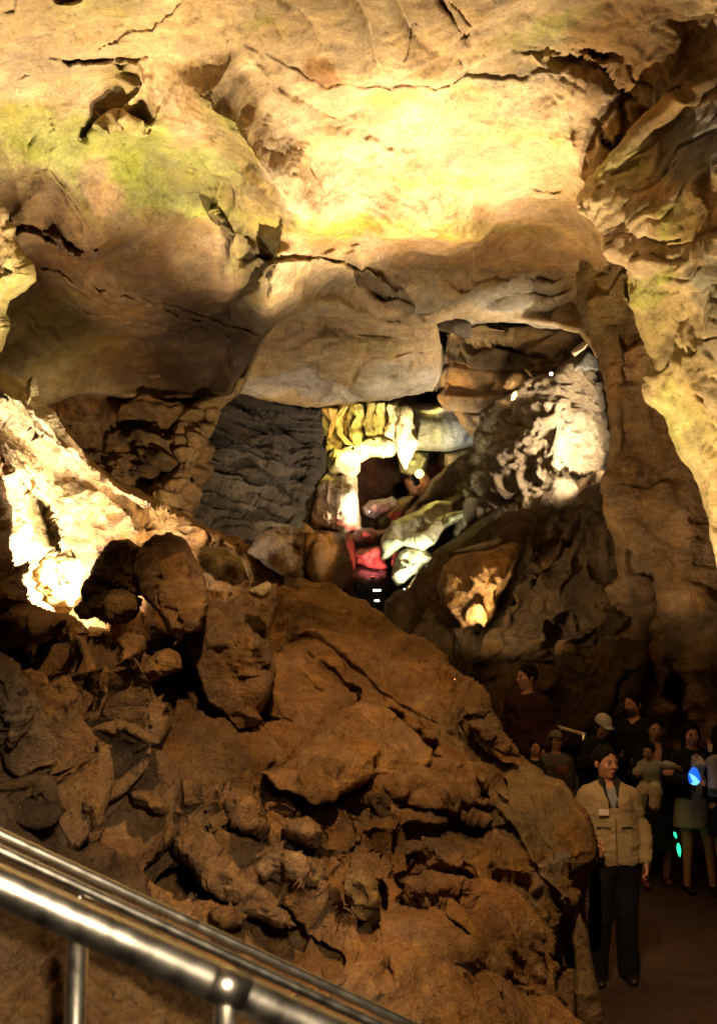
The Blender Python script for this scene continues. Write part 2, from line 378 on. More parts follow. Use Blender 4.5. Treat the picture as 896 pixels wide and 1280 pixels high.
o = relief('cave_ceiling', ceil_ol, CE, M_CEIL, (.50,.36,.20), step=2.0, blur=6, crk=.75, rim=(6, .5), disp=d_ceil, rough=2.5, seed=1,
  ledges=[([(262,138),(300,165),(330,210),(360,248),(402,277),(480,293),(570,294)], -.04, 30),
          ([(0,245),(60,232),(108,300),(150,345)], .07, 40), ([(20,282),(70,296),(115,316)], -.3, 26),
          ([(78,76),(140,78),(185,82),(186,110),(175,150)], -.10, 26), ([(112,175),(125,150),(150,143),(175,158)], -.35, 22),
          ([(335,322),(385,326),(430,320)], -.16, 26), ([(430,340),(470,352),(530,380)], -.25, 24), ([(120,345),(200,372),(280,402),(330,418)], -.14, 30),
          ([(720,80),(650,100),(600,98),(540,104),(470,96),(400,92),(330,72)], .05, 30),
          ([(700,60),(760,80),(800,120),(745,160),(742,200)], .25, 34), ([(596,330),(700,352),(725,380)], .2, 24),
          ([(280,276),(300,300),(296,335)], -.3, 24), ([(345,300),(330,345),(300,380)], .3, 30)],
  cracks=[([(78,76),(115,76),(138,80)], .28, 2.6), ([(138,80),(152,90),(160,84)], .22, 3), ([(174,80),(186,92),(184,118),(175,140),(172,155)], .3, 4), ([(152,102),(170,104),(176,118)], .25, 5),
          ([(112,188),(118,165),(132,149),(150,147),(172,156)], .5, 4.5), ([(112,58),(135,50),(165,42),(190,42),(210,22),(228,4)], .10, 1.6),
          ([(278,38),(283,55),(289,82)], .10, 1.6), ([(84,18),(100,34),(108,55)], .06, 1.4), ([(20,104),(30,98),(42,92)], .1, 2.5), ([(25,108),(26,128)], .08, 2),
          ([(310,82),(345,112),(400,150),(450,172),(505,196)], -.10, 10), ([(552,0),(560,15),(574,44),(582,36)], .35, 4.5), ([(562,2),(580,20),(592,34)], .2, 3.5), ([(74,0),(78,10),(100,2)], .3, 4),
          ([(480,92),(484,98),(492,104)], .1, 1.8), ([(500,60),(512,32),(522,26)], .12, 1.8), ([(12,284),(50,292),(80,308),(112,316)], .35, 3),
          ([(0,15),(14,16),(26,0)], .1, 1.8), ([(58,150),(62,168),(55,172)], .07, 1.6), ([(22,204),(34,184),(44,172)], .05, 1.4),
          ([(110,345),(170,365),(215,385),(262,402),(300,425)], .22, 3), ([(330,322),(360,327),(400,318)], .2, 3),
          ([(440,348),(460,358),(480,372)], .7, 6), ([(480,368),(505,374),(516,382),(530,388)], 1.0, 7), ([(300,322),(345,324),(400,326),(430,334),(445,345)], .3, 3), ([(215,224),(235,232),(262,250)], .15, 5),
          ([(720,60),(740,62),(772,70)], .4, 6), ([(640,68),(700,66),(655,58)], .15, 4), ([(742,155),(752,175),(768,190),(780,160),(776,120)], .35, 4),
          ([(790,80),(820,110),(862,96)], .3, 5), ([(650,385),(690,375),(720,362)], .3, 3), ([(660,365),(700,352),(740,356)], .2, 3),
          ([(110,250),(112,262)], .12, 2), ([(660,245),(690,250),(712,244)], .12, 2), ([(40,320),(90,342),(150,372)], .2, 2.5), ([(60,360),(120,385),(190,400),(240,425)], .12, 2), ([(30,395),(60,410),(90,440)], .12, 2), ([(280,278),(290,300),(300,330),(322,300),(340,330),(330,370)], .25, 6), ([(545,352),(600,350),(650,362)], .12, 3), ([(400,330),(440,326),(500,322)], .1, 2.5), ([(560,310),(640,316),(700,312)], .1, 2.5), ([(380,392),(440,396),(520,404)], .2, 4)],
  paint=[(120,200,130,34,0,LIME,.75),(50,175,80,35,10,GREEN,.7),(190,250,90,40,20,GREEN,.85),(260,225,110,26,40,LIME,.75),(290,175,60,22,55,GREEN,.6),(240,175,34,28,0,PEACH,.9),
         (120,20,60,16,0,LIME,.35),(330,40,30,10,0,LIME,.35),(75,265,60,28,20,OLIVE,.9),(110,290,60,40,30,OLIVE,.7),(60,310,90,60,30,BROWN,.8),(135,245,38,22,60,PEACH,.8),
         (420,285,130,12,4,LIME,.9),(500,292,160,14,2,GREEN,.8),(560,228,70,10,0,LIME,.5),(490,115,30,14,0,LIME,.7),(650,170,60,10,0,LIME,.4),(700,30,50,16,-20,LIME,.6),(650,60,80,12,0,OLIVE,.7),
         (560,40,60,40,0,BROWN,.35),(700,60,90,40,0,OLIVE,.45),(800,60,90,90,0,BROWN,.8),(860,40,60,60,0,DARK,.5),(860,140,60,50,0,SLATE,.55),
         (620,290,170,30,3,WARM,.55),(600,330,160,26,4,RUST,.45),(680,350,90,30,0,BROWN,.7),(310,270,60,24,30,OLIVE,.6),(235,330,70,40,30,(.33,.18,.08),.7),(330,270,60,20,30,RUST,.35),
         (170,400,200,95,24,(.16,.085,.035),1.0),(270,450,90,60,10,(.07,.04,.022),.9),(120,360,90,20,25,(.30,.14,.05),.5),(110,400,80,60,0,(.3,.17,.07),.7),(60,420,60,60,0,OLIVE,.6),(315,330,22,50,-15,OLIVE,.8),(310,370,26,50,20,DARK,.5),  # hollow: dark brown rock, deepened in colour for its shade too
         (480,362,50,10,25,DARK,.6),(630,378,120,16,4,(.40,.34,.26),.8),(560,345,120,10,4,(.36,.24,.12),.5),(150,110,26,30,0,OLIVE,.7),(60,70,50,30,0,GREY,.5),(270,118,22,26,0,(.3,.2,.1),.5),(400,310,50,14,10,RUST,.4),(400,88,26,12,0,RUST,.7),(285,190,60,15,52,(.30,.22,.09),.8),(335,245,50,14,50,(.26,.18,.07),.8),(390,292,50,11,32,(.28,.20,.07),.7),(285,296,9,24,-20,DARK,.8),(320,325,14,34,8,(.10,.07,.03),.8),(240,240,60,16,38,(.24,.19,.07),.6),(215,300,70,24,30,(.30,.20,.09),.5),  # slanting olive-brown bands left of the lip: its shaded flank put into colour
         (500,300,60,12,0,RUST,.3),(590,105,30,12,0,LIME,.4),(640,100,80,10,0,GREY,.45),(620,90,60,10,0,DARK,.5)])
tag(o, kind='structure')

# ---- low hanging slabs under the ceiling
def d_slab(p, X, Y):
    q = warp(p, .15, 1.4, 44); return .05 * fbm(p * 1.0, 3, 41) + .05 * (terrace(2.2 * fbm(q * np.array([.5, 1.3, .8]), 3, 42) + .5 * q[..., 1], .08, .5) - .5 * q[..., 1]) + .022 * ridged(q * np.array([1.0, 5, 5]), 3, 43)
o = relief('hanging_slab', [(278,492),(292,466),(304,440),(318,410),(340,372),(385,360),(424,362),(452,366),(500,372),(540,396),(552,446),(548,474),(541,490),(508,494),(470,503),(428,508),(398,513),(360,508),(330,500),(300,492)],
  [(278,492,13.0),(322,405,12.0),(340,372,11.6),(385,360,11.6),(430,366,11.8),(540,396,12.5),(385,395,12.1),(430,402,12.3),(520,412,12.7),(550,446,13.2),(545,490,13.6),(470,500,13.6),(400,512,13.6),(440,455,12.5),(430,478,13.2),(360,450,12.4),(500,450,12.7)], M_CEIL, (.36,.25,.13),
  step=1.6, blur=3, rim=(3,.5), disp=d_slab, rough=3, seed=3, ledges=[([(436,470),(446,452),(470,440),(540,428)], .12, 30), ([(395,400),(440,408),(500,418)], .1, 20)],
  cracks=[([(436,476),(442,464),(450,456)], .12, 4)],
  paint=[(400,485,120,16,4,(.36,.31,.26),.8),(500,470,50,20,0,(.42,.37,.30),.7),(400,420,70,16,0,RUST,.3),(450,425,60,12,5,OLIVE,.5),(350,440,50,16,-20,WARM,.4)], back=.0)
tag(o, 'wide smooth grey brown slab hanging low from the ceiling above the yellow formations', 'rock slab')
o = relief('hanging_slab', [(440,330),(500,330),(560,336),(640,360),(716,376),(724,412),(690,410),(640,404),(596,403),(560,412),(540,400),(528,384),(490,366),(455,358)],
  [(440,344,11.4),(560,350,12.0),(716,376,12.6),(724,412,13.4),(600,403,13.3),(540,402,13),(520,380,12.4),(620,380,12.6)], M_SLATE, (.44,.35,.24),
  step=1.6, blur=3, rim=(3,.4), disp=d_slab, rough=2.5, seed=4, paint=[(600,372,120,14,5,(.5,.42,.32),.8),(500,352,60,10,5,OLIVE,.4),(660,395,60,12,5,GREY,.7)])
tag(o, 'flat greyish ceiling slab running right towards the brown wall', 'rock slab')
for k, (ol, d0, lb) in enumerate([([(541,400),(552,397),(588,402),(590,412),(588,424),(540,412)], 13.0, 'small dark square edged block wedged below the flat ceiling slab'),
                                 ([(505,425),(520,428),(553,432),(556,452),(550,480),(545,490),(538,480),(528,462),(520,448)], 13.9, 'dark angular block at the right end of the low grey slab')]):
    cx, cy = np.mean(ol, 0)
    o = relief('ceiling_block', ol, [(p[0], p[1], d0 + .25 * math.sin(p[0])) for p in ol] + [(cx, cy, d0 - .25)], M_SLATE, (.12,.09,.06), step=1.6, blur=1.5, rim=(4,.3), disp=lambda p, X, Y: .05 * facet(p * 3, 5), rough=1.2, seed=5 + k, back=.4)
    tag(o, lb, 'rock')

# ---- walls below the dark hollow
def d_bed(p, X, Y):
    q = warp(p, .09, 2.0, 54); return .30 * beds(q, .20, 51, (.12, 0), 2.5, .8) + .08 * beds(q + 3, .07, 57, (.12, 0), 2, 1.6) + .03 * ridged(p * 5, 3, 53)
o = relief('bedded_wall', [(60,440),(110,450),(180,450),(250,455),(285,460),(270,530),(262,585),(240,640),(250,720),(120,720),(20,640),(-40,480)],
  [(60,470,12.0),(180,490,12.4),(292,486,12.6),(260,600,12.4),(150,540,12.6),(180,600,12.2),(100,700,11.6),(250,700,11.6),(205,570,12.0)], M_SLATE, (.27,.16,.075), step=2, blur=4, rim=(6,.3), disp=d_bed, rough=3, seed=7,
  paint=[(150,500,90,18,0,RUST,.5),(180,560,80,40,0,BROWN,.6),(200,590,40,22,0,DARK,.7),(90,470,30,30,0,OLIVE,.6)])
tag(o, kind='structure')
def d_black(p, X, Y):
    q = warp(p, .07, 2.2, 64); return .17 * beds(q, .125, 61, (.13, 0), 3, .6) + .13 * beds(q + 2, .06, 66, (.13, 0), 3, 1.1) + .10 * fbm(p * 1.3, 2, 62) + .10 * facet(p * np.array([1.6, 1.6, 4.]), 67, 70) + .02 * ridged(p * 7, 2, 63)
o = relief('bedded_wall', [(262,498),(300,488),(345,500),(400,512),(404,560),(396,600),(384,640),(374,690),(380,760),(190,760),(200,660),(236,600)],
  [(262,498,13.9),(400,512,14.6),(400,600,14.3),(390,700,13.6),(200,660,13.0),(230,600,13.5),(310,580,13.9),(310,680,13.3),(200,760,12.8),(400,760,13)], M_SLATE, (.05,.037,.026), step=1.5, blur=4, rim=(6,.4), disp=d_black, rough=8, seed=8,
  paint=[(330,600,60,50,0,(.17,.14,.11),.6),(360,660,40,24,0,(.2,.17,.13),.5)])
tag(o, kind='structure')
o = relief('rock_buttress', [(288,486),(300,470),(312,452),(330,420),(322,440),(310,470),(300,492),(276,512),(270,530),(250,560),(240,600),(232,636),(205,650),(170,640),(186,612),(215,585),(214,550),(222,520),(250,500)],
  [(288,486,12.3),(330,425,11.4),(262,520,12.2),(230,590,11.9),(180,640,11.6),(225,640,11.8),(215,550,12.1)], M_ROCK, (.40,.25,.12), step=1.6, blur=3, rim=(8,.6), disp=lambda p, X, Y: .12 * facet(p * 3, 71) + .10 * strata(p, .18, .4, 72) + .03 * fbm(p * 6, 2, 3), rough=3, seed=9)
tag(o, 'narrow orange buttress of layered rock between the brown beds and the black wall', 'rock buttress')

# ---- back of the cave
def d_back(p, X, Y): return .5 * fbm(p * .8, 4, 81) + .25 * facet(p * 1.4, 82) + .08 * ridged(p * 4, 3, 83)
o = relief('cave_back_wall', [(260,340),(800,340),(860,560),(780,900),(300,900),(240,600)], [(260,340,19),(800,340,17.5),(800,900,15),(300,900,16),(500,560,20.5),(520,650,21),(560,480,19)], M_ROCK, (.15,.09,.045), step=3.2, blur=8, rim=(0,0), disp=d_back, rough=0, seed=10,
  paint=[(440,600,50,70,0,(.3,.08,.05),.5),(560,590,60,30,0,OLIVE,.5)])
tag(o, kind='structure')
o = relief('rock_ledge', [(560,404),(600,402),(650,406),(708,410),(735,425),(745,450),(745,520),(700,560),(600,560),(548,500),(545,470),(556,440)],
  [(560,404,14.6),(720,412,14.2),(640,450,15.6),(560,490,16),(700,540,15.2),(600,430,15.4),(600,560,16)], M_SLATE, (.26,.15,.07), step=2, blur=3, rim=(6,.4), disp=lambda p, X, Y: .25 * strata(p, .3, 1.4, 85, (.15, 0)) + .1 * facet(p * 2, 86) + .04 * fbm(p * 5, 2, 4), rough=3, seed=11,
  ledges=[([(550,440),(620,425),(700,440)], .35, 30)], paint=[(640,415,90,12,0,TAN,.7),(600,450,60,22,0,DARK,.7),(570,478,30,18,0,RUST,.6)])
tag(o, 'brown banded rock ledge above the pitted mound', 'rock ledge')
o = relief('rock_shard', [(735,424),(722,432),(713,440),(718,446),(731,436),(737,428)], [(735,424,13.4),(713,440,13.3),(725,440,13.2)], M_PALE, CREAM, step=1.2, blur=1, rim=(3,.1), rough=.6, back=.15)
tag(o, 'small pale rock shard lit at the very top of the pitted mound', 'rock')
o = relief('rock_shard', [(706,452),(720,440),(736,436),(744,446),(748,462),(738,470),(722,468),(708,474)], [(706,452,13.8),(736,436,13.9),(748,462,13.9),(722,458,13.4),(708,474,13.6)], M_SLATE, GREY, step=1.3, blur=1, rim=(5,.3), rough=1, back=.4, disp=lambda p, X, Y: .04 * facet(p * 5, 9))
tag(o, 'smooth grey stone sitting below the pale shard on the mound', 'rock')
for ol, lb, cc in (([(628,484),(632,474),(642,464),(655,466),(654,480),(645,487),(634,488)], 'rounded cream stone with a bright lit tip on the dark slope left of the mound', TAN),
                   ([(655,460),(664,462),(670,470),(669,481),(664,480),(663,472),(656,464)], 'thin curved tan stone beside the rounded cream stone', TAN)):
    cx, cy = np.mean(ol, 0)
    tag(relief('small_stone', ol, [(p[0], p[1], 14.4) for p in ol] + [(cx, cy, 14.2)], M_PALE, cc, step=1.1, blur=1, rim=(3,.15), rough=.6, back=.2), lb, 'stone')

# ---- pitted mound and dark ragged slope
def d_pit(p, X, Y):
    f1, f2 = cellular(warp(p, .15, 2, 95) * 2.4, 91); a, b = cellular(warp(p, .06, 4, 96) * 6.5, 92)
    return .14 * np.clip(f2 - f1, 0, .6) + .05 * np.clip(b - a, 0, .5) - .16 * np.clip(.36 - f1, 0, 1) - .22 * np.clip(fbm(p * 5, 4, 97) - .2, 0, .5) + .05 * facet(p * 4, 98, 50) + .14 * fbm(p * 1.2, 3, 93) + .05 * ridged(p * 5, 3, 94)
o = relief('pitted_mound', [(742,462),(752,480),(754,505),(756,530),(758,560),(754,592),(700,640),(620,700),(520,720),(490,710),(500,660),(520,630),(552,592),(590,560),(604,520),(622,500),(650,484),(690,470),(705,452),(725,452)],
  [(742,462,13.6),(758,530,13.8),(754,592,13.6),(700,480,13.5),(640,500,14.0),(690,540,13.0),(722,540,13.05),(640,560,13.5),(610,520,14.4),(560,600,15.0),(500,670,15.4),(600,640,13.6),(700,640,12.8),(620,700,13.4)], M_ROUGH, (.38,.28,.17), step=1.5, blur=5, rim=(10,.8), disp=d_pit, rough=4, seed=13,
  ledges=[([(520,650),(600,640),(650,610),(690,592),(752,590)], .5, 40)], paint=[(600,610,80,40,-30,DARK,.6),(640,500,40,26,0,DARK,.5),(540,640,50,26,-30,DARK,.6)])
tag(o, 'tall pitted pale mound brightly lit from its right side', 'rock mound')

# ---- slanting pale slabs beside the red rocks
for k, (ol, pt, lb, cc) in enumerate([
  ([(476,676),(490,652),(520,640),(546,626),(570,626),(592,628),(588,642),(560,660),(545,674),(530,690),(505,684),(478,700)], [(476,676,14.4),(520,640,14.6),(592,628,14.1),(545,674,13.7),(505,684,13.9),(478,700,14.1)], 'large slanting pale slab lit greenish white beside the red rocks', (.50,.46,.30)),
  ([(492,712),(500,690),(530,676),(534,690),(545,694),(520,715),(505,728),(496,732),(488,722)], [(492,712,13.9),(530,676,14.0),(545,694,13.6),(500,730,13.6)], 'smaller pale slab lying below the large slanting slab', (.46,.40,.26))]):
    o = relief('slanting_slab', ol, pt, M_PALE, cc, step=1.3, blur=2, rim=(7,.5), disp=lambda p, X, Y: .10 * facet(p * 2.0, 101 + k, 30) + .07 * ridged(p * np.array([1.5, 2, 5]), 3, 103 + k) + .03 * fbm(p * 7, 3, 5), rough=1.6, seed=20 + k, back=.5,
      cracks=[([(520,672),(528,690)], .15, 1.6), ([(560,640),(552,660)], .08, 1.5)])
    tag(o, lb, 'rock slab')

# ---- the red lit rocks
for k, (ol, dd, cc, lb) in enumerate([
  ([(450,634),(462,626),(490,620),(500,632),(484,642),(468,650),(455,645)], 16.2, (.5,.36,.30), 'topmost red and cream rock beneath the stalactites'),
  ([(434,668),(446,660),(470,662),(487,660),(480,672),(466,680),(440,682)], 15.7, (.5,.3,.26), 'middle red lit rock of the three stacked below the pale column'),
  ([(438,690),(450,684),(474,682),(480,696),(485,711),(460,712),(444,704)], 15.4, (.55,.3,.27), 'bottom red lit rock directly above the twin white lamps'),
  ([(470,650),(500,622),(520,618),(510,640),(488,662),(474,664)], 16.4, (.30,.2,.08), 'dim olive rock right of the red rocks'),
  ([(430,712),(450,708),(484,712),(490,735),(492,770),(430,770)], 15.2, (.14,.14,.15), 'dark bluish rock block under the red rocks')]):
    cx, cy = np.mean(ol, 0)
    o = relief('boulder', ol, [(p[0], p[1], dd + .2) for p in ol] + [(cx - 4, cy - 3, dd - .25)], M_ROCK, cc, step=1.3, blur=1.6, rim=(6,.4), disp=lambda p, X, Y: .10 * facet(p * 4, 110 + k) + .02 * fbm(p * 8, 2, 5), rough=2, seed=30 + k, back=.5)
    tag(o, lb, 'boulder')

# ---- flowstone column, arch, curtains, stalactites, block
def flute(fr, am, s): return lambda p, X, Y: am * (np.abs(np.sin(p[..., 0] * fr + 1.8 * fbm(p * np.array([1.5, 1.5, .8]), 2, s))) + .8 * ridged(p * np.array([8, 5, 1.3]), 3, s + 3) + .3 * ridged(p * 8, 3, s + 4)) + .05 * fbm(p * np.array([5, 5, 1.6]), 3, s + 1)
o = relief('flowstone_column', [(404,590),(420,580),(440,584),(446,600),(448,640),(452,664),(430,666),(414,664),(386,664),(392,630),(396,606)],
  [(404,590,15.9),(440,584,16.0),(448,660,15.7),(386,664,15.9),(420,625,15.2)], M_PALE, (.56,.45,.30), step=1.3, blur=3, rim=(9,.5), disp=flute(9, .07, 120), rough=1.5, seed=40, back=.5, paint=[(415,630,16,30,0,(.55,.33,.25),.6),(398,640,12,40,0,RUST,.6),(404,600,16,12,0,(.5,.42,.08),.6)])
tag(o, 'thick fluted pale flowstone column left of the red rocks', 'flowstone column')
o = relief('flowstone_column', [(376,652),(392,664),(440,668),(444,700),(438,742),(420,740),(380,724),(374,690)], [(378,640,15.2),(440,664,15.6),(438,740,15.1),(374,690,15.2),(400,700,14.7)], M_PALE, (.16,.08,.03), step=1.6, blur=3, rim=(9,.6), disp=flute(6, .08, 125), rough=2, seed=41, back=.5, paint=[(395,690,14,40,5,(.42,.19,.04),.8),(425,700,18,40,0,DARK,.8)])
tag(o, 'dark orange flowstone curtain at the foot of the pale column', 'flowstone curtain')
o = relief('flowstone_drapery', [(400,500),(500,500),(502,545),(494,566),(486,552),(478,560),(470,548),(460,556),(454,540),(444,552),(436,536),(428,556),(420,566),(410,600),(402,598),(404,560)],
  [(400,500,16.9),(450,500,16.6),(500,500,16.7),(500,550,16.6),(450,545,16.5),(405,590,16.4),(425,530,16.9),(475,525,16.4)], M_PALE, (.50,.40,.17), step=1.2, blur=2, rim=(4,.3), disp=lambda p, X, Y: .16 * ridged(p * np.array([5.5, 2, 1.1]), 3, 133) + .05 * ridged(p * np.array([9, 5, 3.]), 3, 134) + .10 * fbm(p * 2.5, 3, 135), rough=3, seed=43, paint=[(425,530,14,30,0,RUST,.8),(455,525,8,30,0,(.2,.1,.03),.8),(488,530,10,30,0,CREAM,.9)])
tag(o, 'uneven yellow and rust flowstone drapery behind the hanging strands', 'flowstone drapery')
o = relief('flowstone_arch', [(402,604),(408,596),(404,560),(408,545),(418,560),(426,562),(440,556),(462,548),(484,544),(496,550),(498,566),(484,572),(462,570),(450,578),(448,590),(440,598),(425,592)],
  [(404,600,16),(410,545,16.2),(440,556,15.8),(498,560,15.9),(462,570,15.7),(440,598,15.7),(425,575,15.5)], M_PALE, (.6,.48,.25), step=1.3, blur=2, rim=(6,.35), disp=lambda p, X, Y: .08 * facet(p * 4, 130, 30) + .09 * ridged(p * np.array([7, 5, 2.4]), 3, 131) + .03 * ridged(p * 9, 2, 132), rough=2, seed=42, back=.3, paint=[(412,575,14,30,0,(.52,.42,.12),.7)])
tag(o, 'bright yellow and cream flowstone arch spanning from the column to the stalactites', 'flowstone arch')
def drip(path, rad, name, mat, colr, lb, cat, group=None, n=14, lump=.5, seed=0):
    """tapered, fluted, lumpy tube down a path of pixel points with depth"""
    pts = [V(*p) for p in path]; vs = []; fs = []; K = 26
    for i in range(K):
        u = i / (K - 1) * (len(pts) - 1); a = min(int(u), len(pts) - 2); c = pts[a].lerp(pts[a + 1], u - a); r = rad[a] + (rad[a + 1] - rad[a]) * (u - a)
        for j in range(n * 2):
            t = math.pi * j / n; q = np.array([[c.x * 3 + math.cos(t), c.y * 3 + math.sin(t), c.z * 5 + seed]])
            rr = r * (1 + lump * fbm(q, 3, 7)[0] + .12 * math.cos(t * 5 + seed + c.z * 2))
            vs.append((c.x + rr * math.cos(t), c.y + rr * math.sin(t), c.z))
    m2 = n * 2
    for i in range(K - 1):
        for j in range(m2): fs.append((i * m2 + j, i * m2 + (j + 1) % m2, (i + 1) * m2 + (j + 1) % m2, (i + 1) * m2 + j))
    vs.append(tuple(pts[0])); vs.append(tuple(pts[-1]))
    fs2 = [tuple(f) for f in fs] + [(len(vs) - 2, (j + 1) % m2, j) for j in range(m2)] + [(len(vs) - 1, (K - 1) * m2 + j, (K - 1) * m2 + (j + 1) % m2) for j in range(m2)]
    o = mesh_obj(name, vs, fs2, mat, None, np.tile(colr, (len(vs), 1)), True, tuple(pts[-1]))
    return tag(o, lb, cat, group)
for pth, rd, cc, lb in [
  ([(507,508,15.9),(508,535,15.9),(508,560,15.9),(507,586,15.9)], [.09,.12,.13,.02], CREAM, 'longest stalactite, glowing white, hanging left of the grey drum shaped block'),
  ([(490,506,16),(491,530,16),(489,548,16),(487,566,16)], [.08,.10,.11,.06], CREAM, 'second bright stalactite, merging into the arch just left of the longest one'),
  ([(478,505,16.2),(477,525,16.2),(474,548,16.2)], [.07,.07,.08], (.55,.44,.2), 'pale yellow stalactite column third from the grey block'),
  ([(466,505,16.4),(462,522,16.4),(464,545,16.3)], [.06,.07,.09], (.5,.42,.22), 'olive cream column behind the arch'),
  ([(446,506,16.3),(450,520,16.2),(444,536,16.2),(448,556,16.0)], [.10,.06,.08,.09], (.52,.42,.16), 'thin twisted yellow flowstone strand in the middle of the opening'),
  ([(432,508,16.3),(422,522,16.2),(424,542,16.1),(436,556,16.0)], [.05,.06,.045,.06], (.52,.42,.16), 'thick curling yellow flowstone strand at the left of the opening'),
  ([(410,512,16.2),(416,528,16.1),(412,548,16.1)], [.10,.06,.04], (.3,.16,.05), 'dark orange flowstone strand below the low slab edge')]:
    drip(pth, rd, 'stalactite', M_PALE, cc, lb, 'stalactite', 'stalactites in the lit opening', seed=pth[0][0])
# drum shaped block
o = relief('stone_block', [(496,508),(530,503),(575,503),(603,508),(606,520),(603,548),(594,558),(560,564),(520,565),(497,560)],
  [(496,508,16.6),(550,503,16.2),(606,512,16.7),(603,550,16.6),(550,565,16.1),(497,560,16.5),(550,535,15.95)], M_SLATE, (.36,.33,.26), step=1.4, blur=4, rim=(8,.5), disp=lambda p, X, Y: .03 * fbm(p * 4, 3, 140) + .03 * np.sin(p[..., 0] * 10 + 2 * fbm(p, 2, 4)), rough=1.2, seed=45, back=.6,
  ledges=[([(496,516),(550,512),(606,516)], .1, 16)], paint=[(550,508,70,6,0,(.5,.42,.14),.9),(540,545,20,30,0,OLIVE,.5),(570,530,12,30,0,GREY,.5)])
tag(o, 'grey drum shaped hanging block right of the stalactites with a yellow rim', 'rock block')
for k, (ol, dd, cc, lb) in enumerate([
  ([(496,564),(520,562),(536,566),(530,590),(512,596),(500,590)], 16.4, (.3,.26,.10), 'olive rock tucked directly under the drum shaped block'),
  ([(556,566),(590,560),(594,575),(572,592),(556,584)], 16.3, (.35,.24,.1), 'tan rock tucked under the right of the drum shaped block'),
  ([(505,600),(530,585),(545,606),(530,622),(512,622)], 16.6, (.3,.12,.05), 'reddish rock just below the yellow floodlight')]):
    cx, cy = np.mean(ol, 0)
    tag(relief('boulder', ol, [(p[0], p[1], dd + .2) for p in ol] + [(cx, cy, dd - .3)], M_ROCK, cc, step=1.5, blur=1.5, rim=(6,.4), disp=lambda p, X, Y: .08 * facet(p * 4, 150 + k), rough=2, seed=50 + k, back=.4), lb, 'boulder')

# ---- right side: brown wall behind, then the near column
def d_rwall(p, X, Y):
    q = warp(p, .2, 1.1, 165); up = np.clip(1.1 - (Y - 430) / 120., .25, 1)
    return .16 * fbm(p * .8, 3, 161) + up * .08 * beds(q, .22, 162, (.05, .03), 2, .6) + .05 * terrace(3 * fbm(q * np.array([.7, .7, 1.6]), 3, 163), .12) + .025 * ridged(p * np.array([1.0, 1.0, 6.]), 3, 166) + .012 * fbm(p * 7, 3, 3)
o = relief('brown_wall', [(720,330),(760,260),(1120,200),(1120,1120),(700,1120),(690,800),(770,720),(752,640),(756,590),(760,540),(754,500),(748,470),(742,445),(722,400)],
  [(720,350,11.4),(760,260,10.6),(1120,250,9.0),(1120,1120,9.2),(745,470,11.0),(756,560,11.2),(752,640,11.4),(800,560,11.2),(860,600,10.9),(800,700,11.3),(860,750,10.9),(760,750,12.0),(700,900,12.0),(880,900,11.2),(800,1100,11.4)], M_ROCK, (.27,.155,.07), step=2.2, blur=6, rim=(9,.5), disp=d_rwall, rough=3.5, seed=60,
  ledges=[([(800,700),(828,720),(836,760),(800,850)], .3, 30)], cracks=[([(818,715),(832,745),(815,790),(808,850)], .3, 7), ([(840,830),(852,880),(850,920)], .6, 7), ([(740,770),(700,800),(680,812)], .25, 6), ([(842,600),(800,610),(760,600)], .06, 2)],
  paint=[(860,700,60,60,0,(.38,.22,.11),.6),(800,760,60,110,0,DARK,.45),(740,440,40,40,0,BROWN,.5),(740,380,40,60,0,OLIVE,.4),(870,660,40,60,0,(.4,.24,.13),.6)])
tag(o, kind='structure')
def d_col(p, X, Y):
    up = np.clip(1.15 - (Y - 200) / 300., .3, 1); q = warp(p, .22, 1.5, 177)
    f1, f2 = cellular(q * 1.6, 171)
    return .10 * fbm(p * 1.0, 3, 172) + up * (.035 * facet(p * 2.8, 173, 50) + .02 * np.clip(f2 - f1, 0, .4)) + .04 * terrace(4 * fbm(q * np.array([.6, .6, 1.3]), 3, 174), .14, .6) + (.03 + .04 * up) * beds(q, .26, 175, (.1, .05), 2, .5) + .02 * ridged(p * np.array([2, 2, 5.]), 3, 176) + .012 * fbm(p * 9, 2, 4)
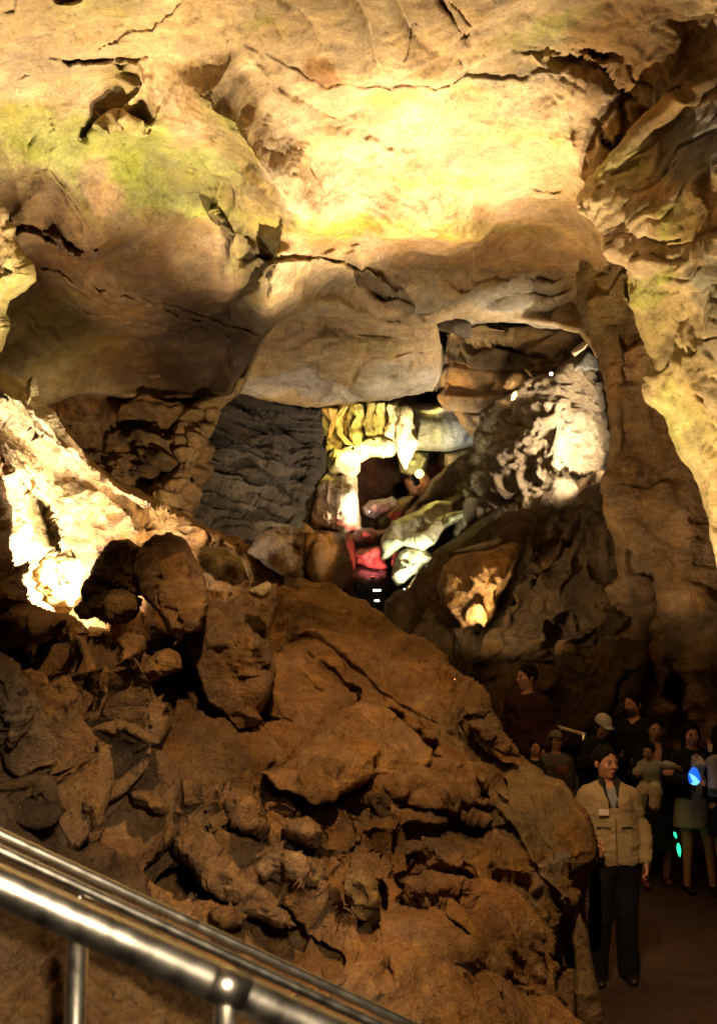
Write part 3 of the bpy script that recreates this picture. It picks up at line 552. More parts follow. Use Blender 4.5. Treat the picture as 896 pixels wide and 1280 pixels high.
o = relief('rock_column', [(736,214),(752,196),(775,170),(805,140),(850,100),(896,66),(1120,-60),(1120,900),(960,880),(905,720),(884,640),(866,592),(846,560),(830,520),(806,500),(803,470),(808,450),(800,420),(796,390),(780,368),(776,345),(790,372),(778,330),(760,312),(758,292),(742,278),(722,268),(718,248),(726,232)],
  [(640,60,8.4),(760,0,7.4),(700,150,8.7),(728,200,8.6),(720,255,8.7),(760,300,8.8),(796,390,9.1),(803,480,9.2),(846,560,9.3),(884,640,9.4),(930,800,9.6),(800,250,7.9),(840,350,8.0),(860,450,8.2),(900,560,8.5),(780,180,8.0),(840,120,7.5),(896,240,7.4),(896,400,7.7),(1120,0,5.8),(1120,300,6.0),(1120,700,7.0)], M_CEIL, (.47,.36,.20), step=1.9, blur=4, rim=(6,.5), disp=d_col, rough=3.5, seed=61,
  ledges=[([(742,150),(760,190),(745,215),(738,245)], .2, 30), ([(800,280),(840,300),(896,290)], .15, 30)],
  cracks=[([(814,300),(835,295),(858,290)], .15, 2.5), ([(830,360),(832,366)], .2, 4), ([(862,430),(896,420)], .15, 2), ([(760,215),(780,208),(800,200)], .15, 3), ([(745,240),(752,232)], .15, 3), ([(866,470),(875,455)], .15, 3), ([(860,490),(880,505)], .18, 4), ([(740,180),(748,160),(756,130),(775,140),(790,105),(830,100),(850,108)], .3, 5), ([(700,52),(740,62),(760,80)], .3, 6)],
  paint=[(815,345,30,12,-8,GREEN,.9),(808,372,20,12,0,GREEN,.8),(830,440,40,80,-20,OLIVE,.6),(850,560,30,80,-25,LIME,.5),(760,200,40,30,0,LIME,.35),(850,270,30,20,0,GREEN,.6),(840,130,70,60,20,(.25,.16,.07),.8),(880,60,60,60,0,DARK,.7),(870,170,50,40,10,SLATE,.9),(850,205,40,20,0,SLATE,.7),(890,360,30,50,0,(.12,.13,.11),.7),(890,500,40,120,0,(.26,.19,.09),.7),(880,280,30,50,0,(.28,.16,.06),.7),(820,240,30,20,0,PEACH,.6),(790,310,34,40,-20,(.56,.40,.25),.7),(800,60,60,40,0,BROWN,.7),(870,620,30,60,-20,(.42,.3,.16),.5),(790,120,40,40,0,(.36,.22,.08),.7)])
tag(o, kind='structure')

# ---- big dark slope behind the people
def d_slope(p, X, Y):
    M = np.array([[-.6, 0, .8], [0, 1, 0], [-.8, 0, -.6]]); q = warp(p, .12, 1.3, 188) @ M
    r = .10 * (terrace(1.6 * fbm(q * np.array([.5, 1, 1.5]), 3, 181) + 1.5 * q[..., 2], .14, .5) - 1.5 * q[..., 2]) + .05 * ridged(q * np.array([.8, 2, 5.0]), 4, 185)
    return r + .14 * fbm(p * 1.0, 3, 182) + .06 * facet(p * 2.5, 183, 50) + .02 * fbm(p * 8, 3, 184)
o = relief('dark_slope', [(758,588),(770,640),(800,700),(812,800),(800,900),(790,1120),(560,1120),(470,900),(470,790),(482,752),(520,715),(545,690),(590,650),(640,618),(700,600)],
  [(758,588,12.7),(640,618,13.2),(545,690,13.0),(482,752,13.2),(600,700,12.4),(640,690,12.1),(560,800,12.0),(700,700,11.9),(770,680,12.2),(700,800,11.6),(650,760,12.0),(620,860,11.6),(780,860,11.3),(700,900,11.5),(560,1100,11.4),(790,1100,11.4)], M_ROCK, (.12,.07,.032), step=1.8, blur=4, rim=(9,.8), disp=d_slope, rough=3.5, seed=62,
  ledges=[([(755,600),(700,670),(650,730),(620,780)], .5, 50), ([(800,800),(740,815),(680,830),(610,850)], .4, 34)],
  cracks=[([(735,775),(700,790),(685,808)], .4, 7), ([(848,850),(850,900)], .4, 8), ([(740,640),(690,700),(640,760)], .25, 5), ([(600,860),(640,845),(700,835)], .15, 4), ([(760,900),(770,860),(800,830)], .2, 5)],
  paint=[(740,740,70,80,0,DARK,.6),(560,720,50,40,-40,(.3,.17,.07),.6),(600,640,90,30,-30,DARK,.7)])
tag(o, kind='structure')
o = relief('boulder', [(548,732),(556,706),(580,690),(610,684),(640,676),(652,682),(646,704),(634,722),(624,745),(618,770),(602,786),(576,784),(562,768),(550,756)],
  [(548,732,11.9),(580,690,12.1),(645,680,12.0),(620,760,11.5),(600,786,11.4),(585,740,11.35),(610,710,11.5)], M_ROCK, (.42,.24,.10), step=1.5, blur=3, rim=(8,.5), disp=lambda p, X, Y: .10 * facet(p * 3, 190) + .05 * ridged(p * 4, 3, 191), rough=3, seed=63, back=.6,
  ledges=[([(645,690),(620,740),(600,770),(575,782)], -.12, 14)])
tag(o, 'orange lit boulder on the dark slope with a bright lamp at its foot', 'boulder')
o = relief('boulder', [(566,688),(592,682),(616,676),(632,668),(640,674),(622,686),(600,692),(572,694)], [(566,688,12.3),(640,670,12.2),(600,686,11.9)], M_ROCK, (.35,.27,.17), step=1.4, blur=2, rim=(5,.3), rough=2, seed=64, back=.3, disp=lambda p, X, Y: .06 * facet(p * 4, 195))
tag(o, 'thin pale stone lying across the top of the orange lit boulder', 'stone')
# ================================================================== FOREGROUND ROCK PILE
def d_mound(p, X, Y):
    M = np.array([[.75, 0, .66], [0, 1, 0], [-.66, 0, .75]]); q = warp(p, .07, 1.5, 211) @ M
    near = np.clip((Y - 620) / 160., 0, 1)
    smooth = np.exp(-((X - 440) / 120.) ** 2 - ((Y - 860) / 100.) ** 2)
    smooth = np.maximum(smooth, .9 * np.exp(-((X - 670) / 80.) ** 2 - ((Y - 1050) / 120.) ** 2)); smooth = np.maximum(smooth, .5 * np.exp(-((X - 560) / 120.) ** 2 - ((Y - 1200) / 90.) ** 2))
    left = np.clip(1 - (X - 180) / 260., 0, 1) * near
    a = (1 - .6 * smooth) * (.45 + .55 * near)
    r = .10 * fbm(p * 1.1, 3, 201)
    r = r + a * .075 * (terrace(2.3 * fbm(q * np.array([.55, 1.0, 1.5]), 3, 202) + 1.1 * q[..., 2], .13, .5) - 1.1 * q[..., 2])      # slanting sheets, down to the right
    r = r + a * .030 * terrace(4.5 * fbm(q * np.array([1.0, 2.0, 2.8]) + 4, 3, 203), .16, .4)
    r = r + (.3 + .7 * a) * .022 * ridged(q * np.array([1.4, 3.0, 6.5]), 4, 209) + .008 * ridged(p * 11, 3, 204)
    r = r + left * (.09 * facet(p * 2.6, 206, 60) + .04 * facet(p * 6, 214, 60) + .03 * terrace(3.5 * fbm(p * np.array([1.3, 1.3, 1.9]) + 8, 3, 207), .15)) + .03 * a * facet(p * 4.5, 215, 60) + .005 * fbm(p * 24, 2, 216)
    pit = np.clip(fbm(p * 2.6, 4, 212) - .38, 0, .5)
    return r - (.16 + .25 * left) * pit * a
MP = [(-220,240,6.6),(0,258,7.0),(28,290,7.2),(40,350,7.3),(10,400,7.0),(0,460,6.9),(-220,460,6.2),(60,500,7.3),(130,585,7.9),(240,655,8.6),(300,672,8.9),(370,716,9.2),(430,738,9.3),(480,762,9.0),(540,815,8.3),(600,870,7.8),(640,950,7.3),(700,985,7.0),(735,1010,6.9),(757,1060,6.8),(740,1110,6.7),(730,1160,6.5),(740,1210,6.35),(755,1300,6.2),(760,1500,5.6),(-220,1500,2.2),(200,1500,2.5),(500,1500,3.6),
      (0,520,6.8),(0,600,6.3),(60,560,7.3),(60,640,7.45),(90,700,7.6),(150,700,7.9),(120,640,7.8),(200,680,8.2),(235,720,8.0),(290,705,8.9),(0,700,5.8),(-220,700,5.0),(150,762,7.0),(90,762,6.9),(220,790,6.9),(0,760,5.3),(0,860,4.3),(60,880,4.5),(0,1000,3.6),(60,960,4.0),
      (250,780,6.5),(340,760,7.6),(400,790,7.4),(450,830,7.1),(540,930,6.4),(500,975,5.9),(400,930,6.2),(350,880,6.5),(300,900,6.6),(230,880,5.8),(150,860,5.4),(200,960,5.0),(280,1000,5.3),(340,1000,5.5),(420,1000,5.6),(150,1020,4.4),(230,1060,4.5),(310,1060,4.9),(400,1080,4.9),(300,1150,4.2),(200,1150,3.7),(100,1150,3.4),(0,1200,2.9),(-220,1100,2.8),(420,1180,4.2),(500,1100,5.1),(560,1010,5.9),(600,960,6.6),(620,1040,6.1),(680,1080,6.1),(700,1150,5.9),(620,1150,5.2),(520,1200,4.4),(650,1250,5.3),(400,1300,3.6),(250,1300,3.2),(600,1350,4.4)]
SEATS = []
def stone(name, ol, dd, bulge, cc, lb, seed, mat=None, rough=2.0, back=.4, rim=(4,.16), am=.05, tilt=(0, 0), extra=(), cat='rock', fs=3.5, **kw):
    cx, cy = np.mean(ol, 0); SEATS.append((ol, .22 + bulge * .4, 9.0))
    pts = [(p[0], p[1], dd + tilt[0] * (p[0] - cx) / 100 + tilt[1] * (p[1] - cy) / 100 + bulge * .3) for p in ol]
    rr = random.Random(seed); k = len(ol)      # a few flat faces meeting at blunt edges
    for q in range(3):
        a, u = ol[(q * k // 3 + rr.randrange(2)) % k], rr.uniform(.35, .62)
        x, y = cx + (a[0] - cx) * u, cy + (a[1] - cy) * u
        pts.append((x, y, dd + tilt[0] * (x - cx) / 100 + tilt[1] * (y - cy) / 100 - bulge * rr.uniform(0, .5)))
    pts += list(extra)
    size = (np.ptp(ol, 0).max()) * dd / F; fs = (1.7 if size > 1.0 else 2.8) / size; am = .05 if size > 1.0 else min(.2 * size ** .8, .10)
    o = relief(name, ol, pts, mat or M_ROCK, cc, step=1.5, blur=1.6, rim=rim, disp=lambda p, X, Y: am * facet(p * fs, seed, 70) + am * .35 * facet(p * fs * 2.3, seed + 5, 70) + am * .4 * ridged(p * np.array([2.5, 2.5, 6]), 3, seed + 1) + .008 * ridged(p * 11, 3, seed + 2), rough=rough, seed=seed, back=back, **kw)
    return tag(o, lb, cat)
B = (.29, .165, .075)
stone('boulder', [(166,700),(172,686),(190,676),(212,670),(230,678),(246,702),(258,730),(262,756),(250,784),(236,792),(214,786),(200,768),(180,744),(168,722)], 5.95, .12, (.30,.175,.085), 'smooth brown plate with a pale rim leaning in the middle of the rock pile', 301, tilt=(-.3,-.6), back=.3, paint=[(168,716,6,26,0,CREAM,.85),(205,673,30,5,-8,CREAM,.85),(190,768,24,4,35,CREAM,.6)])
stone('boulder', [(232,796),(244,770),(262,748),(284,752),(304,744),(322,735),(345,731),(346,760),(338,796),(342,840),(334,872),(318,905),(298,912),(280,890),(262,880),(246,846),(234,820)], 6.05, .2, (.27,.155,.075), 'tall angular block with a sharp upright edge right of the leaning plate', 305, tilt=(.2,-.3), back=.3, extra=[(316,800,5.85),(322,860,5.85)])
stone('boulder', [(100,735),(116,712),(126,690),(140,676),(158,674),(172,684),(170,704),(172,724),(180,742),(160,744),(140,738),(120,746),(104,752)], 6.1, .12, (.27,.155,.08), 'rounded brown slab left of the leaning plate with the pale rim', 302, am=.04, back=.3, fs=2)
stone('boulder', [(94,760),(110,744),(132,734),(158,738),(178,750),(174,766),(160,778),(140,780),(118,772),(102,772)], 6.1, .3, (.42,.27,.12), 'tan lumpy boulder beneath the rounded slab at the edge of the glare', 303, am=.06)
stone('boulder', [(244,690),(256,684),(280,686),(300,698),(308,714),(300,728),(270,726),(250,712)], 6.9, .35, (.55,.4,.22), 'small pale boulder on the crest right of the leaning plate', 304, am=.05)
stone('boulder', [(310,738),(322,732),(334,727),(341,732),(338,742),(330,748),(318,746)], 5.8, .1, CREAM, 'little cream stone tip on top of the tall angular block', 306, am=.02, rim=(4,.1), back=.1)
stone('boulder', [(312,690),(322,672),(338,662),(356,660),(376,664),(380,680),(378,706),(372,722),(352,718),(330,706)], 9.1, .4, (.42,.3,.2), 'pale rounded boulder on the ridge left of the orange curtain', 307, am=.05)
stone('boulder', [(326,966),(350,962),(372,946),(392,920),(420,890),(450,878),(486,890),(515,912),(541,936),(542,952),(528,964),(500,972),(470,970),(446,984),(420,996),(396,1004),(374,994),(348,984)], 5.75, .45, (.5,.28,.12), 'broad flat orange rock shelf in the middle of the foreground pile', 308, am=.05, tilt=(.35,-.9), back=.3, fs=2, rough=3)
stone('boulder', [(282,1000),(296,988),(316,996),(330,1012),(338,1034),(330,1052),(308,1044),(288,1026)], 4.95, .25, B, 'egg shaped rock leaning below the orange shelf', 309, am=.03, fs=2)
stone('boulder', [(352,1036),(366,1024),(384,1020),(400,1032),(404,1052),(396,1062),(380,1058),(362,1050)], 4.85, .2, (.38,.23,.12), 'upper of two knobbly rocks below the orange shelf', 310, am=.04)
stone('boulder', [(318,1080),(334,1064),(356,1062),(380,1070),(402,1076),(408,1096),(400,1112),(378,1114),(352,1106),(330,1096)], 4.65, .22, (.40,.25,.13), 'lower knobbly rock with two dark holes', 311, am=.05, cracks=[([(352,1078),(356,1080)], .12, 4), ([(384,1084),(387,1090)], .12, 4)])
stone('boulder', [(216,1046),(240,1040),(262,1048),(280,1068),(300,1090),(330,1112),(356,1138),(372,1158),(350,1162),(318,1146),(286,1126),(256,1104),(232,1080),(216,1062)], 4.35, .22, (.30,.18,.09), 'long slanting slab running down towards the railing', 312, am=.05, tilt=(-.1,-.2))
stone('boulder', [(260,1140),(276,1130),(296,1134),(308,1146),(304,1158),(280,1160),(264,1154)], 4.0, .15, B, 'small flat stone just above the far rail', 313, am=.03)
stone('boulder', [(160,990),(176,986),(200,994),(222,1006),(230,1018),(210,1020),(186,1012),(168,1006)], 4.5, .15, B, 'wedge shaped ledge stone in the dark hollow left of centre', 314, am=.03)
stone('boulder', [(102,1000),(116,994),(130,1006),(132,1030),(124,1050),(116,1068),(106,1044),(100,1020)], 4.0, .2, B, 'upright stone standing in the dark left of the railing', 315, am=.03)
stone('boulder', [(0,815),(14,830),(30,850),(46,876),(60,900),(64,930),(62,960),(40,975),(16,960),(-10,930),(-60,900),(-80,830),(-30,800)], 4.15, .35, (.28,.18,.10), 'big grey brown boulder at the left edge of the picture', 316, am=.06, back=.5)
stone('boulder', [(-20,800),(0,770),(24,756),(60,764),(92,776),(110,790),(100,806),(60,800),(30,808),(0,812)], 5.0, .25, (.34,.2,.09), 'crumbly ledge below the white hot glare', 317, am=.08)
stone('boulder', [(176,840),(190,820),(206,812),(222,820),(228,836),(212,842),(196,850),(182,856)], 5.5, .2, (.45,.27,.12), 'knob of rock catching orange light below the tan boulder', 318, am=.05)
stone('boulder', [(146,800),(160,790),(180,796),(182,812),(170,826),(158,842),(146,836),(150,818)], 5.6, .2, (.4,.24,.11), 'crumbled rock catching orange light left of centre', 319, am=.07)
stone('boulder', [(36,716),(50,704),(74,694),(96,700),(108,716),(104,740),(92,757),(66,756),(44,750),(34,736)], 7.15, .3, (.6,.42,.16), 'yellow lit boulder set inside the white glare', 320, am=.04)
for k, (ol, dd, cc, lb) in enumerate([
  ([(584,905),(600,898),(640,930),(650,946),(632,944),(604,930)], 6.9, B, 'flat rock lip sticking out above the dark hollow near the ridge'),
  ([(596,972),(604,966),(612,978),(610,992),(602,990)], 6.3, (.5,.33,.14), 'small pointed stone catching light in the hollow near the ridge'),
  ([(500,1100),(540,1090),(580,1096),(600,1120),(590,1150),(560,1160),(530,1150),(505,1130)], 4.95, (.36,.2,.1), 'smooth reddish hump low in the centre of the rock pile'),
  ([(430,1100),(452,1090),(470,1104),(476,1130),(460,1150),(440,1140)], 4.7, (.42,.27,.12), 'ribbed tan rock between the knobbly rocks and the reddish hump'),
  ([(724,1140),(736,1170),(742,1210),(756,1290),(760,1380),(730,1380),(722,1290),(716,1220),(714,1170)], 6.1, (.34,.22,.1), 'tall narrow rock edge standing beside the guide')]):
    stone('boulder', ol, dd, .2, cc, lb, 340 + k * 3, am=.05)
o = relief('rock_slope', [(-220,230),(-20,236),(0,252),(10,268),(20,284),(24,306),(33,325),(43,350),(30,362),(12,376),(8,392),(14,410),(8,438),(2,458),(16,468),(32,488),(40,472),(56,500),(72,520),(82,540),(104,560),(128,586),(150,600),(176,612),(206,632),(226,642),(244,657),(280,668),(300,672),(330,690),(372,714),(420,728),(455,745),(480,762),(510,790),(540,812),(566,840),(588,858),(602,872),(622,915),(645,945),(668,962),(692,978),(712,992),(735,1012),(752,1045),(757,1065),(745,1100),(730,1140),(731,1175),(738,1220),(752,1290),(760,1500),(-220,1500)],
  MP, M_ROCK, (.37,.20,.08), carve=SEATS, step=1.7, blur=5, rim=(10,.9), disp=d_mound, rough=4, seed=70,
  ledges=[([(0,510),(60,560),(120,600),(190,640),(250,670)], .35, 30), ([(20,596),(60,640),(75,690),(40,700)], .5, 40),
          
  ([(230,1050),(300,1090),(380,1140),(420,1160)], .30, 24), ([(250,880),(300,900),(305,860)], .7, 34), ([(560,1000),(620,1010),(660,1060),(700,1110),(724,1155)], .12, 30),
          ([(60,790),(120,800),(190,790),(180,820),(200,850)], .3, 30), ([(0,830),(40,900),(62,960),(60,1000)], -.4, 40), ([(430,1040),(520,1030),(620,1030)], .2, 24),
          ([(350,760),(400,800),(470,850),(560,900)], .12, 26), ([(400,820),(470,880),(540,930)], .14, 22), ([(520,780),(560,850),(600,900)], .1, 22)],
  cracks=[([(625,1082),(660,1095),(690,1120),(712,1148),(726,1172)], .2, 6), ([(565,1024),(580,1030),(598,1036)], .4, 8), ([(692,1230),(700,1260),(705,1300)], .2, 8), ([(520,1150),(540,1170),(556,1188)], .15, 3), ([(480,1200),(492,1225)], .15, 4),
          ([(395,1215),(410,1225)], .15, 4), ([(600,905),(620,925),(640,940)], .2, 5), ([(430,850),(470,880),(520,915)], .10, 5), ([(370,840),(400,875)], .12, 5), ([(60,900),(90,960),(110,1010)], .3, 8), ([(280,1000),(290,1050),(300,1080)], .5, 9), ([(440,1065),(470,1070),(530,1075)], .3, 8), ([(540,870),(560,890),(580,892)], .2, 6), ([(380,760),(440,790),(500,840)], .05, 4), ([(590,1145),(610,1165)], .1, 3), ([(560,960),(600,985)], .25, 8), ([(470,990),(520,1010),(560,1020)], .2, 7)],
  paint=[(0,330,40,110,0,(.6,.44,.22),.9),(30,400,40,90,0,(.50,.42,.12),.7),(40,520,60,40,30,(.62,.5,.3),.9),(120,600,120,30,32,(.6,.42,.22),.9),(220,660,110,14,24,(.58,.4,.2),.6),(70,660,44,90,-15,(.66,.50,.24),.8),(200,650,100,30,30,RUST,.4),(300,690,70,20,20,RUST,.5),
         (660,1010,60,46,40,(.26,.2,.11),.7),(700,1090,14,40,30,(.3,.3,.33),.7),(670,1120,60,60,0,(.36,.21,.07),.6),(560,1120,90,50,0,(.40,.19,.09),.5),(440,1150,90,60,0,(.40,.21,.09),.5),(460,820,100,50,30,(.36,.19,.08),.5),(440,930,80,50,20,(.5,.26,.10),.8),(60,1000,120,120,0,(.2,.12,.06),.6),(200,930,120,90,0,(.22,.13,.06),.5),(150,880,120,60,0,(.17,.095,.045),.7),(60,1080,120,90,0,(.16,.09,.045),.7),(240,1010,90,60,0,(.19,.11,.05),.6),(500,1040,90,26,0,(.16,.1,.06),.6),(600,900,40,50,40,(.28,.18,.09),.5)])  # dark lower-left patches put the shade of the hollows into the colour
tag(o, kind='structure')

# ---- path
gx, gy = np.meshgrid(np.linspace(-9, 12, 120), np.linspace(-3, 30, 180))
def floor_h(x, y):
    u = np.clip((y - 10.2) / 1.3, 0, 1); v = np.clip((2.6 - x) / .6, 0, 1)
    s = np.clip((y - 8.6) / 1.4, 0, 1)
    return .12 * u * u * (3 - 2 * u) + .30 * v * s * s * (3 - 2 * s)
gz = floor_h(gx, gy) + .012 * fbm(np.stack([gx * 1.2, gy * 1.2, gx * 0], -1), 3, 5)
vs = np.stack([gx, gy, gz], -1).reshape(-1, 3); ii = np.arange(120 * 180).reshape(180, 120)
fs = np.stack([ii[:-1, :-1], ii[:-1, 1:], ii[1:, 1:], ii[1:, :-1]], -1).reshape(-1, 4)
o = mesh_obj('cave_path', vs, fs, M_FLOOR, None, np.tile((.06, .034, .026), (len(vs), 1)))
tag(o, kind='structure')
# ================================================================== LAMPS (each a small floodlight with its own light, some added as fill)
M_HOUS = plain('lamp_housing', (.03,.03,.03), .5, .6)
def floodlight(pos, target, power, ang, col, lb, blend=.6, size=.08, es=None, radius=.06, soft=None, lens=.05, visible_lens=True):
    p = Vector(pos); t = Vector(target); z = (t - p).normalized()
    q = z.to_track_quat('-Z', 'Y')
    root = empty('floodlight', p, lb, 'lamp', 'floodlights hidden among the rocks'); root.rotation_euler = q.to_euler()
    bm = bmesh.new()
    prof = [(0.6, .11), (1.0, .09), (1.15, .0), (1.25, -.02), (1.25, -.03), (1.12, -.03)]
    n = 16; rings = []
    for r, zz in prof: rings.append([bm.verts.new((lens * r * math.cos(2 * math.pi * i / n), lens * r * math.sin(2 * math.pi * i / n), zz * lens / .05 + .02)) for i in range(n)])
    for a, b in zip(rings, rings[1:]):
        for i in range(n): bm.faces.new((a[i], a[(i + 1) % n], b[(i + 1) % n], b[i]))
    bm.faces.new(rings[0][::-1]); me = bpy.data.meshes.new('housing'); bm.to_mesh(me); bm.free(); me.materials.append(M_HOUS)
    h = bpy.data.objects.new('housing', me); COL.objects.link(h); h.parent = root
    m = plain('lens_glow', (.8,.8,.8), .3, 0, col, es if es else 60, var=0)
    bm = bmesh.new(); bmesh.ops.create_circle(bm, cap_ends=True, radius=lens * 1.1, segments=16)
    for v in bm.verts: v.co.z = -.008
    me = bpy.data.meshes.new('lens'); bm.to_mesh(me); bm.free(); me.materials.append(m)
    l = bpy.data.objects.new('lens', me); COL.objects.link(l); l.parent = root
    ld = bpy.data.lights.new('lamp_light', 'SPOT'); ld.energy = power; ld.spot_size = math.radians(ang); ld.spot_blend = blend; ld.color = col; ld.shadow_soft_size = radius
    lo = bpy.data.objects.new('lamp_light', ld); COL.objects.link(lo); lo.parent = root; lo.location = (0, 0, -.05)
    return root
WL = (1, .74, .39); WW = (1, .85, .63); YL = (1, .88, .52)

def fl(p, t, *a, **k): return floodlight(V(*p), V(*t), *a, **k)
# ceiling
fl((600,885,8.8), (455,160,9.2), 4500, 56, (1,.80,.52), 'floodlight behind the ridge aimed up at the ceiling vault', blend=1)
fl((560,870,8.8), (560,350,11.4), 520, 80, WL, 'floodlight behind the ridge aimed at the far ceiling', blend=1)
fl((240,730,7.3), (130,40,6.4), 1250, 86, WL, 'floodlight behind the leaning slab aimed up at the near ceiling', blend=1)
fl((655,960,9.0), (835,400,8.6), 1700, 84, WL, 'floodlight behind the ridge aimed at the near rock column', blend=1)
fl((575,882,8.6), (845,650,10.8), 480, 52, WL, 'added fill floodlight behind the ridge aimed at the lower right wall', blend=1)  # added fill, brightens the wall below the column
fl((560,925,7.7), (520,10,7.0), 1100, 100, WL, 'added fill floodlight behind the ridge aimed at the ceiling overhead', blend=1)  # added to brighten the top edge of the ceiling
# the glare and the left rim
fl((126,712,6.75), (64,670,7.4), 420, 150, WW, 'floodlight glaring onto the rock behind the rounded slab', lens=.03)
fl((262,704,8.0), (20,400,7.1), 300, 100, WW, 'floodlight in the gully aimed at the pale rocks on the left')
fl((292,712,8.2), (180,640,8.2), 90, 130, WL, 'floodlight in the gully lighting the ridge edge', lens=.03)
# mound, column, back
fl((778,545,12.2), (690,520,13.2), 420, 120, WW, 'floodlight hidden behind the brown wall, aimed at the pitted mound', radius=.15)
fl((518,598,15.2), (495,545,15.9), 300, 130, YL, 'small yellow floodlight pointing up at the stalactites', lens=.05, es=120)
fl((524,592,15.0), (505,640,12.0), 25, 120, (1,.84,.16), 'bright yellow floodlight glowing right of the longest stalactite', lens=.06, es=5)
fl((462,640,15.0), (422,615,15.8), 120, 100, WW, 'floodlight grazing the pale fluted column', lens=.010, es=5)
fl((466,722,14.7), (463,668,15.9), 120, 74, (1,.17,.15), 'red floodlight under the red rocks', lens=.02, es=4)
fl((505,737,13.2), (530,660,14.1), 230, 90, (.95,1,.7), 'greenish white floodlight under the slanting slabs', lens=.01, es=5)
fl((598,784,10.95), (615,730,11.6), 90, 130, WL, 'floodlight at the foot of the orange lit boulder', lens=.04)
fl((440,560,15.2), (415,540,16.1), 150, 130, (1,.80,.25), 'yellow floodlight inside the flowstone arch', lens=.02)
fl((420,770,11.5), (330,600,13.8), 240, 60, (1,.72,.42), 'floodlight behind the ridge grazing the black bedded wall')
fl((420,780,11.0), (440,440,12.8), 110, 70, (1,.82,.6), 'floodlight behind the ridge aimed at the low hanging slab')
fl((640,500,13.6), (640,415,14.6), 120, 120, WL, 'floodlight on the mound aimed at the brown ledge', lens=.012, es=10)
fl((606,560,15.4), (595,530,16.4), 25, 100, (.6,.8,1), 'small bluish lamp beside the drum shaped block', lens=.02)
fl((310,690,9.7), (160,560,12.4), 260, 80, WL, 'floodlight behind the ridge grazing the brown bedded wall')
fl((775,580,12.1), (600,560,14.2), 420, 70, WW, 'added fill floodlight on the dark slope grazing the ragged left part of the mound', lens=.03)  # second mound lamp, added as fill for its left side
# warm lamp over the stairs, above and behind the camera
floodlight((.2,1.6,6.0), V(500,1000,5.4), 1250, 44, (1,.62,.28), 'warm lamp high over the stairs', radius=.10)
floodlight((-.6,2.4,5.2), V(765,985,7.4), 120, 15, (1,.55,.25), 'weak orange lamp added high on the left to light the guide on the path', radius=.10)  # added so the people get more than ambient light
floodlight((.9,-1.6,3.6), V(200,1190,1.5), 1000, 34, (1,.80,.54), 'small lamp added behind the camera for the handrail highlights', radius=.16)  # unseen lamp added to put highlights on the rails
# ================================================================== PEOPLE
def surface_nets(f, org, vx):
    """continuous skin round the zero level of a sampled field"""
    s = f < 0; nx, ny, nz = f.shape
    c = np.zeros((nx - 1, ny - 1, nz - 1), int)
    acc = np.zeros((nx - 1, ny - 1, nz - 1, 3)); cnt = np.zeros((nx - 1, ny - 1, nz - 1))
    corners = [(a, b, d) for a in (0, 1) for b in (0, 1) for d in (0, 1)]
    sl = lambda a, n: slice(a, n - 1 + a)
    for i, p in enumerate(corners):
        for q in corners[i + 1:]:
            if sum(abs(p[k] - q[k]) for k in range(3)) != 1: continue
            A = f[sl(p[0], nx), sl(p[1], ny), sl(p[2], nz)]; B = f[sl(q[0], nx), sl(q[1], ny), sl(q[2], nz)]
            m = (A < 0) != (B < 0); t = np.where(m, A / np.where(m, A - B, 1), 0)
            for k in range(3): acc[..., k] += np.where(m, p[k] + t * (q[k] - p[k]), 0)
            cnt += m
    act = cnt > 0; idx = -np.ones(act.shape, int); idx[act] = np.arange(act.sum())
    ijk = np.stack(np.nonzero(act), -1)
    v = (ijk + acc[act] / cnt[act][:, None]) * vx + org
    faces = []
    for ax in range(3):
        o1, o2 = [k for k in range(3) if k != ax]
        a = [slice(1, -1)] * 3; a[ax] = slice(0, -1); b = [slice(1, -1)] * 3; b[ax] = slice(1, None)
        A, B = s[tuple(a)], s[tuple(b)]; m = A != B
        I = np.stack(np.nonzero(m), -1)
        off = np.ones(3, int); off[ax] = 0; I = I + off
        e1 = np.zeros(3, int); e1[o1] = 1; e2 = np.zeros(3, int); e2[o2] = 1
        g = lambda J: idx[J[:, 0], J[:, 1], J[:, 2]]
        q = np.stack([g(I), g(I - e1), g(I - e1 - e2), g(I - e2)], -1)
        flip = A[m] ^ (ax == 1)
        q[~flip] = q[~flip][:, ::-1]; faces.append(q)
    fc = np.concatenate(faces); return v, fc[(fc >= 0).all(1)]
